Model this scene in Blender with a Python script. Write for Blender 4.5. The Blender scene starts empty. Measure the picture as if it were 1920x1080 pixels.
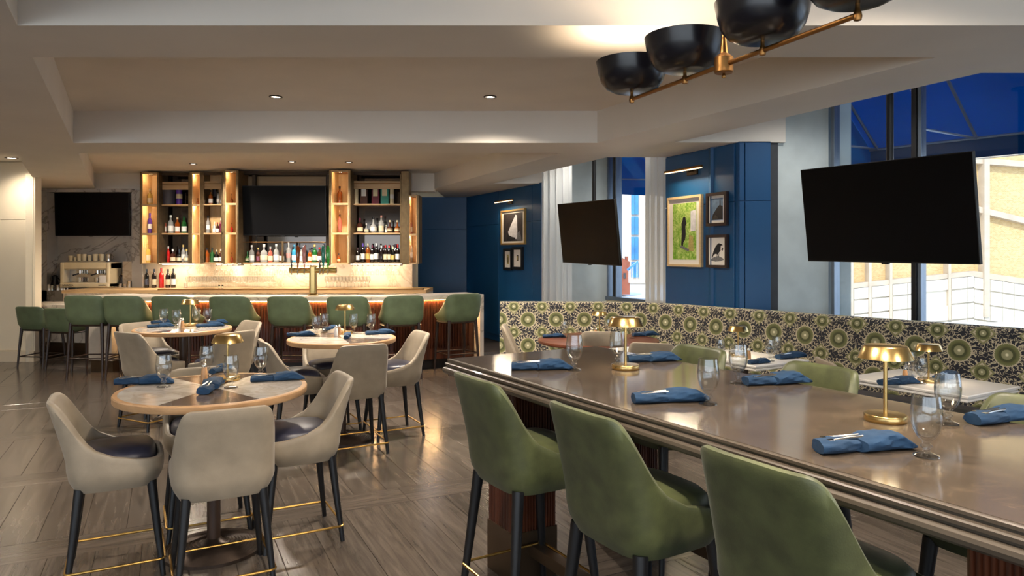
import bpy, bmesh, math, random
from mathutils import Vector, Matrix
from mathutils.geometry import tessellate_polygon
random.seed(7)
SC = bpy.context.scene
COL = SC.collection
PI = math.pi
F = 1337.0; CX = 960.0; HY = 474.0; EYE = 1.68

# ------------------------------------------------------------------ camera, world, sun, exposure
cam_d = bpy.data.cameras.new('camera'); cam = bpy.data.objects.new('camera', cam_d); COL.objects.link(cam)
cam.location = (0, 0, EYE); cam.rotation_euler = (PI/2, 0, 0)
cam_d.sensor_width = 36; cam_d.lens = F*36/1920; cam_d.shift_y = -66/1920
cam_d.clip_start = 0.05; cam_d.clip_end = 400
SC.camera = cam
SC.view_settings.view_transform = 'Standard'; SC.view_settings.look = 'None'
SC.view_settings.gamma = 1; SC.view_settings.use_curve_mapping = False
SC.view_settings.exposure = 0.35
try:
    SC.cycles.use_denoising = True
    SC.cycles.max_bounces = 10; SC.cycles.transparent_max_bounces = 24; SC.cycles.transmission_bounces = 8
    SC.cycles.sample_clamp_indirect = 4.0
    SC.cycles.caustics_refractive = False; SC.cycles.caustics_reflective = False
except Exception:
    pass
W = bpy.data.worlds.new('world'); SC.world = W; W.use_nodes = True
wn = W.node_tree; wn.nodes.clear()
wo = wn.nodes.new('ShaderNodeOutputWorld'); wb = wn.nodes.new('ShaderNodeBackground')
tc = wn.nodes.new('ShaderNodeTexCoord'); sx = wn.nodes.new('ShaderNodeSeparateXYZ'); wr = wn.nodes.new('ShaderNodeValToRGB')
wn.links.new(tc.outputs['Generated'], sx.inputs[0]); wn.links.new(sx.outputs['Z'], wr.inputs[0])
wr.color_ramp.elements[0].position = 0.0; wr.color_ramp.elements[0].color = (0.80, 0.88, 0.97, 1)
wr.color_ramp.elements[1].position = 0.7; wr.color_ramp.elements[1].color = (0.26, 0.46, 0.85, 1)
wn.links.new(wr.outputs[0], wb.inputs['Color']); wb.inputs['Strength'].default_value = 2.9
wn.links.new(wb.outputs[0], wo.inputs[0])

def D_(a): return math.radians(a)
def lamp(name, kind, loc, energy, color, size=0.1, rot=None, spot=None, blend=0.6, shape=None, size_y=None):
    d = bpy.data.lights.new(name, kind); d.energy = energy; d.color = color
    if kind in ('SPOT', 'POINT'): d.shadow_soft_size = size
    if kind == 'AREA':
        d.size = size
        if shape: d.shape = shape
        if size_y: d.size_y = size_y
    if kind == 'SPOT': d.spot_size = spot; d.spot_blend = blend
    o = bpy.data.objects.new(name, d); o.location = loc
    if rot: o.rotation_euler = rot
    COL.objects.link(o); return o
sun_d = bpy.data.lights.new('sun', 'SUN'); sun_d.energy = 3.1; sun_d.angle = 0.01; sun_d.color = (1.0, 0.93, 0.80)
sun = bpy.data.objects.new('sun', sun_d); COL.objects.link(sun)
sun.rotation_euler = Vector((0.35, 0.72, -0.62)).to_track_quat('-Z', 'Y').to_euler()
WARM = (1.0, 0.80, 0.56); SOFT = (1.0, 0.87, 0.72)
# lights of the ceiling downlights (fixtures are built below at the same spots)
DOWN = [(-1.35, 5.0+1.85, 3.19, 60), (-0.14, 6.85, 3.19, 60)]

# ------------------------------------------------------------------ pixel helpers (only used to work out real positions)
def PZ(px, py, z):
    Y = F*(EYE-z)/(py-HY); return Vector(((px-CX)/F*Y, Y, z))
def PY(px, py, Y): return Vector(((px-CX)/F*Y, Y, EYE+(HY-py)*Y/F))
def ray_line(px, a, b):
    k = (px-CX)/F; dx = b[0]-a[0]; dy = b[1]-a[1]
    t = (k*a[1]-a[0])/(dx-k*dy); return (a[0]+t*dx, a[1]+t*dy)

# ------------------------------------------------------------------ materials
def S(r, g, b):
    def c(v):
        v /= 255.0; return v/12.92 if v <= 0.04045 else ((v+0.055)/1.055)**2.4
    return (c(r), c(g), c(b), 1)
M = {}
def nm(name):
    m = bpy.data.materials.new(name); m.use_nodes = True; M[name] = m
    return m, m.node_tree.nodes, m.node_tree.links, m.node_tree.nodes['Principled BSDF']
def N(n, t, **kw):
    o = n.new(t)
    for k, v in kw.items():
        if k in o.inputs: o.inputs[k].default_value = v
        else: setattr(o, k, v)
    return o
def mat(name, col, rough=0.5, metal=0.0, var=0.0, scale=8.0, bump=0.0, bscale=40.0, spec=0.5, coat=0.0, emit=None, es=0.0, stretch=None, sheen=0.0, alt=None):
    m, n, l, p = nm(name)
    p.inputs['Base Color'].default_value = col; p.inputs['Roughness'].default_value = rough
    p.inputs['Metallic'].default_value = metal; p.inputs['Specular IOR Level'].default_value = spec
    p.inputs['Coat Weight'].default_value = coat
    if sheen: p.inputs['Sheen Weight'].default_value = sheen
    if emit: p.inputs['Emission Color'].default_value = emit; p.inputs['Emission Strength'].default_value = es
    if var or bump:
        t = N(n, 'ShaderNodeTexCoord'); mp = N(n, 'ShaderNodeMapping')
        if stretch: mp.inputs['Scale'].default_value = stretch
        l.new(t.outputs['Object'], mp.inputs[0])
    if var:
        z = N(n, 'ShaderNodeTexNoise', Scale=scale, Detail=5.0); l.new(mp.outputs[0], z.inputs['Vector'])
        r = N(n, 'ShaderNodeValToRGB'); e = r.color_ramp.elements
        a = alt or tuple(c*(1-var) for c in col[:3])+(1,)
        b = tuple(min(1, c*(1+var)) for c in col[:3])+(1,)
        e[0].position = 0.35; e[0].color = a; e[1].position = 0.65; e[1].color = b
        l.new(z.outputs['Fac'], r.inputs[0]); l.new(r.outputs[0], p.inputs['Base Color'])
    if bump:
        z2 = N(n, 'ShaderNodeTexNoise', Scale=bscale, Detail=3.0); l.new(mp.outputs[0], z2.inputs['Vector'])
        bp = N(n, 'ShaderNodeBump', Strength=bump, Distance=0.004); l.new(z2.outputs['Fac'], bp.inputs['Height'])
        l.new(bp.outputs[0], p.inputs['Normal'])
    return m
def emis(name, col, s):
    m, n, l, p = nm(name); n.remove(p); e = N(n, 'ShaderNodeEmission', Color=col, Strength=s)
    l.new(e.outputs[0], n['Material Output'].inputs[0]); return m
def marble(name, base, vein, rough=0.2, scale=1.6, width=0.06, warm=None):
    m, n, l, p = nm(name); p.inputs['Roughness'].default_value = rough
    t = N(n, 'ShaderNodeTexCoord')
    z = N(n, 'ShaderNodeTexNoise', Scale=scale, Detail=9.0, Roughness=0.6, Distortion=1.2); l.new(t.outputs['Object'], z.inputs['Vector'])
    r = N(n, 'ShaderNodeValToRGB'); e = r.color_ramp.elements
    e[0].position = 0.5-width; e[0].color = base; e[1].position = 0.5+width; e[1].color = base
    k = r.color_ramp.elements.new(0.5); k.color = vein
    l.new(z.outputs['Fac'], r.inputs[0])
    z2 = N(n, 'ShaderNodeTexNoise', Scale=scale*2.3, Detail=4.0); l.new(t.outputs['Object'], z2.inputs['Vector'])
    mx = N(n, 'ShaderNodeMix', data_type='RGBA', blend_type='MULTIPLY'); mx.inputs[0].default_value = 0.5
    r2 = N(n, 'ShaderNodeValToRGB'); r2.color_ramp.elements[0].position = 0.3; r2.color_ramp.elements[0].color = (0.62, 0.6, 0.58, 1); r2.color_ramp.elements[1].position = 0.65; r2.color_ramp.elements[1].color = (1, 1, 1, 1)
    l.new(z2.outputs['Fac'], r2.inputs[0]); l.new(r.outputs[0], mx.inputs[6]); l.new(r2.outputs[0], mx.inputs[7])
    l.new(mx.outputs[2], p.inputs['Base Color']); return m
def glassm(name, col=(1, 1, 1, 1), power=4.0, clear=0.93, base=0.04):
    # thin clear glass: fresnel mix of clear transmission and mirror reflection
    m, n, l, p = nm(name); n.remove(p)
    lw = N(n, 'ShaderNodeLayerWeight'); lw.inputs[0].default_value = 0.5; pw = N(n, 'ShaderNodeMath', operation='POWER'); l.new(lw.outputs['Facing'], pw.inputs[0]); pw.inputs[1].default_value = power
    fr = N(n, 'ShaderNodeMath', operation='MULTIPLY_ADD'); l.new(pw.outputs[0], fr.inputs[0]); fr.inputs[1].default_value = 0.85; fr.inputs[2].default_value = base; tr = N(n, 'ShaderNodeBsdfTransparent', Color=tuple(c*clear for c in col[:3])+(1,)); gl = N(n, 'ShaderNodeBsdfGlossy', Roughness=0.03)
    mx = N(n, 'ShaderNodeMixShader'); l.new(fr.outputs[0], mx.inputs[0]); l.new(tr.outputs[0], mx.inputs[1]); l.new(gl.outputs[0], mx.inputs[2])
    l.new(mx.outputs[0], n['Material Output'].inputs[0]); return m
def woodm(name, c1, c2, rough=0.35, sc=(1, 14, 14), coat=0.0, rnd=0.0, bump=0.15):
    m, n, l, p = nm(name); p.inputs['Roughness'].default_value = rough; p.inputs['Coat Weight'].default_value = coat
    t = N(n, 'ShaderNodeTexCoord'); mp = N(n, 'ShaderNodeMapping'); mp.inputs['Scale'].default_value = sc; l.new(t.outputs['Object'], mp.inputs[0])
    oi = N(n, 'ShaderNodeObjectInfo')
    if rnd:
        cm = N(n, 'ShaderNodeMath', operation='MULTIPLY'); cm.inputs[1].default_value = 37.0; l.new(oi.outputs['Random'], cm.inputs[0])
        cb = N(n, 'ShaderNodeCombineXYZ'); l.new(cm.outputs[0], cb.inputs[0]); l.new(cm.outputs[0], cb.inputs[1]); l.new(cb.outputs[0], mp.inputs['Location'])
    z = N(n, 'ShaderNodeTexNoise', Scale=1.0, Detail=7.0, Roughness=0.62, Distortion=0.8); l.new(mp.outputs[0], z.inputs['Vector'])
    r = N(n, 'ShaderNodeValToRGB'); r.color_ramp.elements[0].position = 0.32; r.color_ramp.elements[0].color = c1; r.color_ramp.elements[1].position = 0.68; r.color_ramp.elements[1].color = c2
    l.new(z.outputs['Fac'], r.inputs[0]); out = r.outputs[0]
    if rnd:
        mr = N(n, 'ShaderNodeMapRange'); mr.inputs[3].default_value = 1-rnd; mr.inputs[4].default_value = 1+rnd; l.new(oi.outputs['Random'], mr.inputs[0])
        mm = N(n, 'ShaderNodeMix', data_type='RGBA', blend_type='MULTIPLY'); mm.inputs[0].default_value = 1.0
        l.new(out, mm.inputs[6]); l.new(mr.outputs[0], mm.inputs[7]); out = mm.outputs[2]
    l.new(out, p.inputs['Base Color'])
    bp = N(n, 'ShaderNodeBump', Strength=bump, Distance=0.003); l.new(z.outputs['Fac'], bp.inputs['Height']); l.new(bp.outputs[0], p.inputs['Normal'])
    return m

mat('ceiling_paint', S(228, 219, 207), 0.7, var=0.03, scale=1.5)
mat('cream_wall', S(232, 218, 192), 0.6, var=0.03, scale=1.2)
mat('cream_base', S(214, 198, 172), 0.6)
mat('navy_wall', S(16, 74, 120), 0.42, var=0.06, scale=1.5)
mat('plaster', S(200, 208, 206), 0.8, var=0.10, scale=2.5, bump=0.1)
mat('dark_frame', S(34, 32, 32), 0.4, var=0.1)
mat('alu_frame', S(120, 130, 142), 0.35, metal=0.6, var=0.05)
mat('screen', S(6, 6, 8), 0.45, spec=0.12, var=0.1, scale=2)
mat('bezel', S(14, 14, 15), 0.4, var=0.05)
mat('black_paint', S(16, 16, 18), 0.4, var=0.15, scale=20)
mat('espresso_wood', S(40, 27, 21), 0.35, var=0.2, scale=20)
mat('brass', S(205, 174, 114), 0.25, metal=1.0, var=0.04, scale=30, stretch=(1, 1, 0.1))
mat('brass_dull', S(150, 108, 62), 0.38, metal=1.0, var=0.08, scale=20)
mat('brass_rod', S(196, 156, 84), 0.3, metal=1.0, var=0.05, scale=20)
mat('bronze', S(118, 98, 70), 0.42, metal=0.75, var=0.15, scale=12)
mat('bronze_dark', S(58, 46, 34), 0.4, metal=0.6, var=0.15, scale=12)
mat('pendant_black', S(10, 10, 18), 0.27, coat=0.0, var=0.1, scale=5)
mat('taupe_leather', S(146, 133, 114), 0.52, var=0.10, scale=9, bump=0.08, bscale=220, sheen=0.15)
mat('green_leather', S(71, 76, 45), 0.42, var=0.26, scale=12, bump=0.10, bscale=200, sheen=0.1)
mat('sage_leather', S(88, 101, 74), 0.45, var=0.12, scale=8, bump=0.08, bscale=200)
mat('navy_leather', S(50, 50, 64), 0.35, var=0.12, scale=14, bump=0.05, bscale=250)
mat('blue_napkin', S(20, 52, 82), 0.9, var=0.18, scale=14, bump=0.9, bscale=26)
mat('steel', S(206, 202, 196), 0.18, metal=1.0, var=0.03)
mat('table_edge_taupe', S(80, 71, 61), 0.36, var=0.08, scale=5, coat=0.3)
mat('white_lacquer', S(236, 232, 226), 0.25, var=0.02, coat=0.3)
mat('sheer', S(236, 234, 230), 0.9, var=0.03)
mat('bronze_plinth', S(92, 74, 56), 0.32, metal=0.7, var=0.08, scale=6)
mat('cast_base', S(66, 54, 46), 0.38, metal=0.6, var=0.15, scale=30)
marble('white_marble', S(226, 216, 202), S(184, 172, 158), 0.2, 1.5, 0.04)
marble('grey_marble', S(176, 172, 168), S(126, 122, 118), 0.22, 1.1, 0.025)
marble('splash_marble', S(216, 200, 176), S(196, 174, 148), 0.22, 1.4, 0.04)
marble('mosaic_marble', S(200, 192, 182), S(176, 166, 154), 0.12, 4.0, 0.06)
marble('mosaic_grey', S(112, 98, 88), S(96, 82, 72), 0.12, 5.0, 0.08)
marble('table_stone', S(84, 74, 64), S(104, 90, 74), 0.12, 3.0, 0.010)
woodm('floor_wood', S(67, 60, 54), S(97, 88, 80), 0.2, (2.2, 26, 26), rnd=0.14, bump=0.12)
woodm('floor_joint', S(44, 37, 32), S(54, 46, 40), 0.5)
woodm('walnut', S(52, 25, 15), S(98, 50, 28), 0.35, (14, 14, 1.5))
woodm('maple_edge', S(168, 130, 92), S(198, 158, 116), 0.35, (6, 6, 20), bump=0.05)
woodm('walnut_edge', S(74, 38, 24), S(104, 56, 36), 0.35, (6, 6, 20), bump=0.05)
woodm('column_wood', S(60, 42, 32), S(84, 62, 48), 0.4, (10, 10, 1))
woodm('niche_wood', S(222, 178, 120), S(240, 204, 150), 0.5, (14, 14, 2), bump=0.05)
woodm('shelf_wood', S(160, 130, 92), S(188, 156, 112), 0.45, (1, 14, 14), bump=0.05)
glassm('clear_glass', (0.97, 0.98, 0.98, 1), 2.2, 0.985, 0.07)
glassm('window_glass', (0.96, 0.98, 0.985, 1), 5.0, 0.97)
glassm('water', (0.98, 0.99, 1, 1), 3.0, 0.96)
m_, n_x, l_x, p_x = nm('goblet_glass'); p_x.inputs['Base Color'].default_value = (1, 1, 1, 1); p_x.inputs['Roughness'].default_value = 0.0; p_x.inputs['IOR'].default_value = 1.45; p_x.inputs['Transmission Weight'].default_value = 1.0
_tr = N(n_x, 'ShaderNodeBsdfTransparent', Color=(0.97, 0.98, 0.98, 1)); _mx = N(n_x, 'ShaderNodeMixShader'); _mx.inputs[0].default_value = 0.45
l_x.new(p_x.outputs[0], _mx.inputs[1]); l_x.new(_tr.outputs[0], _mx.inputs[2]); l_x.new(_mx.outputs[0], n_x['Material Output'].inputs[0])
mat('mirror', S(92, 84, 78), 0.06, metal=0.9, var=0.02)
emis('glow_warm', (1.0, 0.72, 0.42, 1), 170)
emis('glow_strip', (1.0, 0.80, 0.55, 1), 130)
emis('glow_bar', (1.0, 0.60, 0.26, 1), 160)
emis('glow_down', (1.0, 0.85, 0.65, 1), 6)
emis('glow_lamp', (1.0, 0.80, 0.50, 1), 8)
emis('glow_picture', (1.0, 0.74, 0.42, 1), 3.2)
def awning(nme='awning_fabric', q=1.0):
    m, n, l, p = nm(nme); n.remove(p)
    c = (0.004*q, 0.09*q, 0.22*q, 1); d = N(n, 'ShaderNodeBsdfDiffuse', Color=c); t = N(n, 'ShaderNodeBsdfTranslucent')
    mx = N(n, 'ShaderNodeMixShader'); mx.inputs[0].default_value = 0.6
    z = N(n, 'ShaderNodeTexNoise', Scale=1.2); tcx = N(n, 'ShaderNodeTexCoord'); l.new(tcx.outputs['Object'], z.inputs['Vector'])
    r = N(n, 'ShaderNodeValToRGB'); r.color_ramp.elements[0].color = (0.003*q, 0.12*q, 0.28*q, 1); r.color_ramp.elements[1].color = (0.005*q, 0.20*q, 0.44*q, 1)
    l.new(z.outputs['Fac'], r.inputs[0]); l.new(r.outputs[0], t.inputs['Color'])
    l.new(d.outputs[0], mx.inputs[1]); l.new(t.outputs[0], mx.inputs[2]); l.new(mx.outputs[0], n['Material Output'].inputs[0])
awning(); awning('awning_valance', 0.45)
def sheerm():
    m, n, l, p = nm('sheer_curtain'); n.remove(p)
    d = N(n, 'ShaderNodeBsdfDiffuse', Color=S(240, 238, 232)); t = N(n, 'ShaderNodeBsdfTranslucent', Color=S(240, 240, 238)); tr = N(n, 'ShaderNodeBsdfTransparent')
    a = N(n, 'ShaderNodeMixShader'); a.inputs[0].default_value = 0.5; b = N(n, 'ShaderNodeMixShader')
    z = N(n, 'ShaderNodeTexNoise', Scale=300.0); tcx = N(n, 'ShaderNodeTexCoord'); l.new(tcx.outputs['Object'], z.inputs['Vector'])
    mr = N(n, 'ShaderNodeMapRange'); mr.inputs[3].default_value = 0.05; mr.inputs[4].default_value = 0.25; l.new(z.outputs['Fac'], mr.inputs[0]); l.new(mr.outputs[0], b.inputs[0])
    l.new(d.outputs[0], a.inputs[1]); l.new(t.outputs[0], a.inputs[2]); l.new(a.outputs[0], b.inputs[1]); l.new(tr.outputs[0], b.inputs[2]); l.new(b.outputs[0], n['Material Output'].inputs[0])
sheerm()
def brickm():
    m, n, l, p = nm('tan_brick'); p.inputs['Roughness'].default_value = 0.9
    t = N(n, 'ShaderNodeTexCoord'); mp = N(n, 'ShaderNodeMapping'); mp.inputs['Rotation'].default_value = (PI/2, 0, 0); l.new(t.outputs['Object'], mp.inputs[0])
    b = N(n, 'ShaderNodeTexBrick', Scale=5.0); b.inputs['Color1'].default_value = S(196, 160, 104); b.inputs['Color2'].default_value = S(214, 182, 128); b.inputs['Mortar'].default_value = S(206, 186, 150)
    b.inputs['Mortar Size'].default_value = 0.015; l.new(mp.outputs[0], b.inputs['Vector'])
    l.new(b.outputs[0], p.inputs['Base Color'])
brickm()
mat('limestone', S(214, 204, 186), 0.85, var=0.05, scale=1)
mat('concrete_band', S(190, 172, 148), 0.85, var=0.08, scale=2)
mat('pavement', S(228, 224, 214), 0.9, var=0.08, scale=0.6)
mat('red_brick', S(150, 84, 62), 0.9, var=0.15, scale=3)
mat('far_tan', S(206, 186, 164), 0.9, var=0.05)
mat('blue_pane', S(70, 130, 180), 0.3, var=0.25, scale=0.6)
mat('dark_grey', S(60, 62, 66), 0.7, var=0.1)
def boothm():
    m, n, l, p = nm('medallion_fabric'); p.inputs['Roughness'].default_value = 0.75; p.inputs['Sheen Weight'].default_value = 0.2
    uv = N(n, 'ShaderNodeUVMap'); s = N(n, 'ShaderNodeSeparateXYZ'); l.new(uv.outputs[0], s.inputs[0])
    def mth(op, a, b=None, c=None):
        o = N(n, 'ShaderNodeMath', operation=op)
        for i, v in enumerate((a, b, c)):
            if v is None: continue
            if isinstance(v, (int, float)): o.inputs[i].default_value = v
            else: l.new(v, o.inputs[i])
        return o.outputs[0]
    U, V = s.outputs['X'], s.outputs['Y']; pu, pv = 0.333, 0.305
    def cell(o1, o2):
        a = mth('ADD', mth('DIVIDE', U, pu), o1); b = mth('ADD', mth('DIVIDE', V, pv), o2)
        a = mth('MULTIPLY', mth('SUBTRACT', mth('FRACT', a), 0.5), pu); b = mth('MULTIPLY', mth('SUBTRACT', mth('FRACT', b), 0.5), pv)
        d = mth('SQRT', mth('ADD', mth('MULTIPLY', a, a), mth('MULTIPLY', b, b)))
        return a, b, d, mth('ARCTAN2', b, a)
    a1, b1, d1, t1 = cell(0.5, 0.5)
    a2, b2, d2, t2 = cell(0.0, 0.0)
    saw = mth('MULTIPLY', mth('PINGPONG', mth('MULTIPLY', t1, 32/(2*PI)), 0.5), 0.012)
    D1 = mth('ADD', d1, saw)
    saw2 = mth('MULTIPLY', mth('PINGPONG', mth('MULTIPLY', t2, 20/(2*PI)), 0.5), 0.010)
    D2 = mth('ADD', d2, saw2)
    big = mth('LESS_THAN', D1, 0.088); bigring = mth('LESS_THAN', D1, 0.097)
    sm = mth('LESS_THAN', D2, 0.056)
    dia = mth('ADD', mth('ABSOLUTE', a2), mth('ABSOLUTE', b2))
    star = mth('LESS_THAN', mth('ADD', dia, mth('MULTIPLY', saw2, 2.0)), 0.096)
    # coral twigs
    wv = N(n, 'ShaderNodeTexVoronoi', feature='DISTANCE_TO_EDGE', Scale=22.0); l.new(uv.outputs[0], wv.inputs['Vector'])
    nz = N(n, 'ShaderNodeTexNoise', Scale=26.0, Detail=2.0); l.new(uv.outputs[0], nz.inputs['Vector'])
    wob = mth('MULTIPLY', mth('SUBTRACT', nz.outputs['Fac'], 0.5), 5.0)
    tw = mth('LESS_THAN', mth('ABSOLUTE', mth('SUBTRACT', nz.outputs['Fac'], 0.5)), 0.018)
    rad = mth('GREATER_THAN', mth('SINE', mth('ADD', mth('MULTIPLY', t1, 20.0), mth('ADD', wob, mth('MULTIPLY', mth('SINE', mth('MULTIPLY', d1, 160.0)), 0.9)))), 0.72)
    near = mth('LESS_THAN', d1, 0.128)
    near2 = mth('LESS_THAN', d2, 0.100)
    rad2 = mth('GREATER_THAN', mth('SINE', mth('ADD', mth('MULTIPLY', t2, 16.0), wob)), 0.70)
    twig = mth('MAXIMUM', mth('MAXIMUM', mth('MULTIPLY', rad, near), mth('MULTIPLY', rad2, near2)), mth('MULTIPLY', tw, 1.0))
    def mix(f, ca, cb):
        o = N(n, 'ShaderNodeMix', data_type='RGBA')
        l.new(f, o.inputs[0])
        for i, v in ((6, ca), (7, cb)):
            if isinstance(v, tuple): o.inputs[i].default_value = v
            else: l.new(v, o.inputs[i])
        return o.outputs[2]
    NAVY = S(18, 20, 32); CREAM = S(186, 174, 146); G = S(88, 90, 48); GL = S(112, 114, 70); GD = S(66, 70, 34)
    c = mix(twig, NAVY, CREAM)
    c = mix(star, c, CREAM)
    st2 = mth('MULTIPLY', mth('LESS_THAN', dia, 0.092), mth('GREATER_THAN', dia, 0.074)); c = mix(st2, c, S(128, 126, 84))
    c = mix(bigring, c, CREAM)
    def disc(D, R, base):
        r = N(n, 'ShaderNodeValToRGB'); r.color_ramp.interpolation = 'LINEAR'; q = mth('DIVIDE', D, R); l.new(q, r.inputs[0])
        e = r.color_ramp.elements; e[0].position = 0.0; e[0].color = S(226, 220, 190); e[1].position = 1.0; e[1].color = GL
        for pz, cc in ((0.10, S(214, 206, 172)), (0.15, S(150, 146, 112)), (0.42, S(136, 134, 98)), (0.46, GD), (0.62, GD), (0.68, G), (0.92, GL)):
            k = e.new(pz); k.color = cc
        return r.outputs[0]
    c = mix(big, c, disc(d1, 0.088, G)); c = mix(sm, c, disc(d2, 0.056, G))
    l.new(c, p.inputs['Base Color'])
boothm()

# ------------------------------------------------------------------ mesh helpers
class MB:
    def __init__(s): s.v = []; s.f = []; s.uv = None; s.sm = []
    def add(s, vs, fs, smooth=False):
        k = len(s.v); s.v += [tuple(x) for x in vs]
        for f in fs: s.f.append(tuple(i+k for i in f)); s.sm.append(smooth)
        return s
    def box(s, x0, x1, y0, y1, z0, z1, mx=None):
        vs = [(x0, y0, z0), (x1, y0, z0), (x1, y1, z0), (x0, y1, z0), (x0, y0, z1), (x1, y0, z1), (x1, y1, z1), (x0, y1, z1)]
        if mx: vs = [mx @ Vector(v) for v in vs]
        return s.add(vs, [(3, 2, 1, 0), (4, 5, 6, 7), (0, 1, 5, 4), (1, 2, 6, 5), (2, 3, 7, 6), (3, 0, 4, 7)])
    def rbox(s, x0, x1, y0, y1, z0, z1, r=0.01, mx=None, seg=3):
        # box with rounded vertical edges and a small top / bottom chamfer
        pts = []
        for cx, cy, a0 in ((x1-r, y0+r, -PI/2), (x1-r, y1-r, 0), (x0+r, y1-r, PI/2), (x0+r, y0+r, PI)):
            for k in range(seg+1):
                a = a0+PI/2*k/seg; pts.append((cx, cy, math.cos(a), math.sin(a)))
        c = min(r, (z1-z0)/2.01)*0.6; n = len(pts); vs = []
        for z, q in ((z0, r-c), (z0+c, r), (z1-c, r), (z1, r-c)):
            for p in pts: vs.append((p[0]+p[2]*q, p[1]+p[3]*q, z))
        if mx: vs = [mx @ Vector(v) for v in vs]
        fs = []
        for k in range(3):
            for i in range(n): j = (i+1) % n; fs.append((k*n+i, k*n+j, (k+1)*n+j, (k+1)*n+i))
        fs.append(tuple(range(n-1, -1, -1))); fs.append(tuple(range(3*n, 4*n)))
        return s.add(vs, fs)
    def lathe(s, prof, seg=24, c=(0, 0, 0), smooth=True, cap=True):
        vs = []; fs = []; n = len(prof)
        for i in range(seg):
            a = 2*PI*i/seg
            for r, z in prof: vs.append((c[0]+r*math.cos(a), c[1]+r*math.sin(a), c[2]+z))
        for i in range(seg):
            j = (i+1) % seg
            for k in range(n-1): fs.append((i*n+k, j*n+k, j*n+k+1, i*n+k+1))
        s.add(vs, fs, smooth)
        if cap:
            if prof[0][0] > 1e-5: s.add([vs[i*n] for i in range(seg)], [tuple(range(seg-1, -1, -1))])
            if prof[-1][0] > 1e-5: s.add([vs[i*n+n-1] for i in range(seg)], [tuple(range(seg))])
        return s
    def tube(s, pts, r, seg=8, closed=False, r2=None):
        pts = [Vector(p) for p in pts]; n = len(pts); vs = []; fs = []
        for i, p in enumerate(pts):
            a = pts[(i-1) % n] if (closed or i > 0) else p; b = pts[(i+1) % n] if (closed or i < n-1) else p
            d = (b-a).normalized(); u = d.cross(Vector((0, 0, 1)))
            if u.length < 1e-3: u = d.cross(Vector((0, 1, 0)))
            u.normalize(); w = d.cross(u).normalized(); rr = r if r2 is None else r+(r2-r)*i/(n-1)
            for k in range(seg):
                t = 2*PI*k/seg; vs.append(p+u*math.cos(t)*rr+w*math.sin(t)*rr)
        for i in range(n if closed else n-1):
            j = (i+1) % n
            for k in range(seg): q = (k+1) % seg; fs.append((i*seg+k, i*seg+q, j*seg+q, j*seg+k))
        s.add(vs, fs, True)
        if not closed:
            s.add(vs[:seg], [tuple(range(seg))]); s.add(vs[-seg:], [tuple(range(seg-1, -1, -1))])
        return s
    def prism(s, poly, z0, z1):
        n = len(poly); vs = [(p[0], p[1], z0) for p in poly]+[(p[0], p[1], z1) for p in poly]; fs = []
        for a, b, c in tessellate_polygon([[Vector((p[0], p[1], 0)) for p in poly]]):
            fs.append((a, b, c)); fs.append((a+n, c+n, b+n))
        for i in range(n): j = (i+1) % n; fs.append((i, j, j+n, i+n))
        return s.add(vs, fs)
    def mesh(s, name, m, fix=True):
        me = bpy.data.meshes.new(name); me.from_pydata(s.v, [], s.f)
        for p, q in zip(me.polygons, s.sm): p.use_smooth = q
        if s.uv:
            L = me.uv_layers.new(name='UVMap')
            for lp in me.loops: L.data[lp.index].uv = s.uv[lp.vertex_index]
        if fix:
            b = bmesh.new(); b.from_mesh(me); bmesh.ops.remove_doubles(b, verts=b.verts, dist=1e-5) if not s.uv else None
            bmesh.ops.recalc_face_normals(b, faces=b.faces); b.to_mesh(me); b.free()
        me.materials.append(M[m]); me.update()
        if any(s.sm): me.set_sharp_from_angle(angle=math.radians(38))
        return me
    def build(s, name, m, parent=None, loc=None):
        o = bpy.data.objects.new(name, s.mesh(name, m)); COL.objects.link(o)
        if parent: o.parent = parent
        if loc: o.location = loc
        return o
def empty(name, loc=(0, 0, 0), rz=0.0, parent=None):
    o = bpy.data.objects.new(name, None); o.empty_display_size = 0.1; o.location = loc; o.rotation_euler = (0, 0, rz); COL.objects.link(o)
    if parent: o.parent = parent
    return o
def tag(o, label=None, cat=None, group=None, kind=None):
    if label: o['label'] = label
    if cat: o['category'] = cat
    if group: o['group'] = group
    if kind: o['kind'] = kind
    return o
def kids(o): return [c for c in ALLK.get(o.name, [])]
ALLK = {}
def tree(o):
    return [c for c in bpy.data.objects if c.parent == o]
def snapshot(root):
    return (root, [(c, [(g, []) for g in tree(c)]) for c in tree(root)])
def dup(snap, loc=None, rz=None, parent=None):
    o, ch = snap; c = o.copy(); COL.objects.link(c)
    for k in ('label', 'group'):
        if parent is None and k in c: del c[k]
    if parent is not None: c.parent = parent
    if loc is not None: c.location = loc
    if rz is not None: c.rotation_euler = (0, 0, rz)
    for s in ch: dup(s, parent=c)
    return c
class Kit:
    """first use moves the template itself, later uses copy it"""
    def __init__(s, root): s.snap = snapshot(root); s.used = False
    def put(s, loc, rz=0.0, label=None, group=None):
        if s.used: o = dup(s.snap, loc, rz)
        else: o = s.snap[0]; o.location = loc; o.rotation_euler = (0, 0, rz); s.used = True
        if label: o['label'] = label
        if group: o['group'] = group
        return o
ORD = ['first', 'second', 'third', 'fourth', 'fifth', 'sixth', 'seventh', 'eighth', 'ninth', 'tenth', 'eleventh', 'twelfth', 'thirteenth', 'fourteenth', 'fifteenth']

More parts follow.
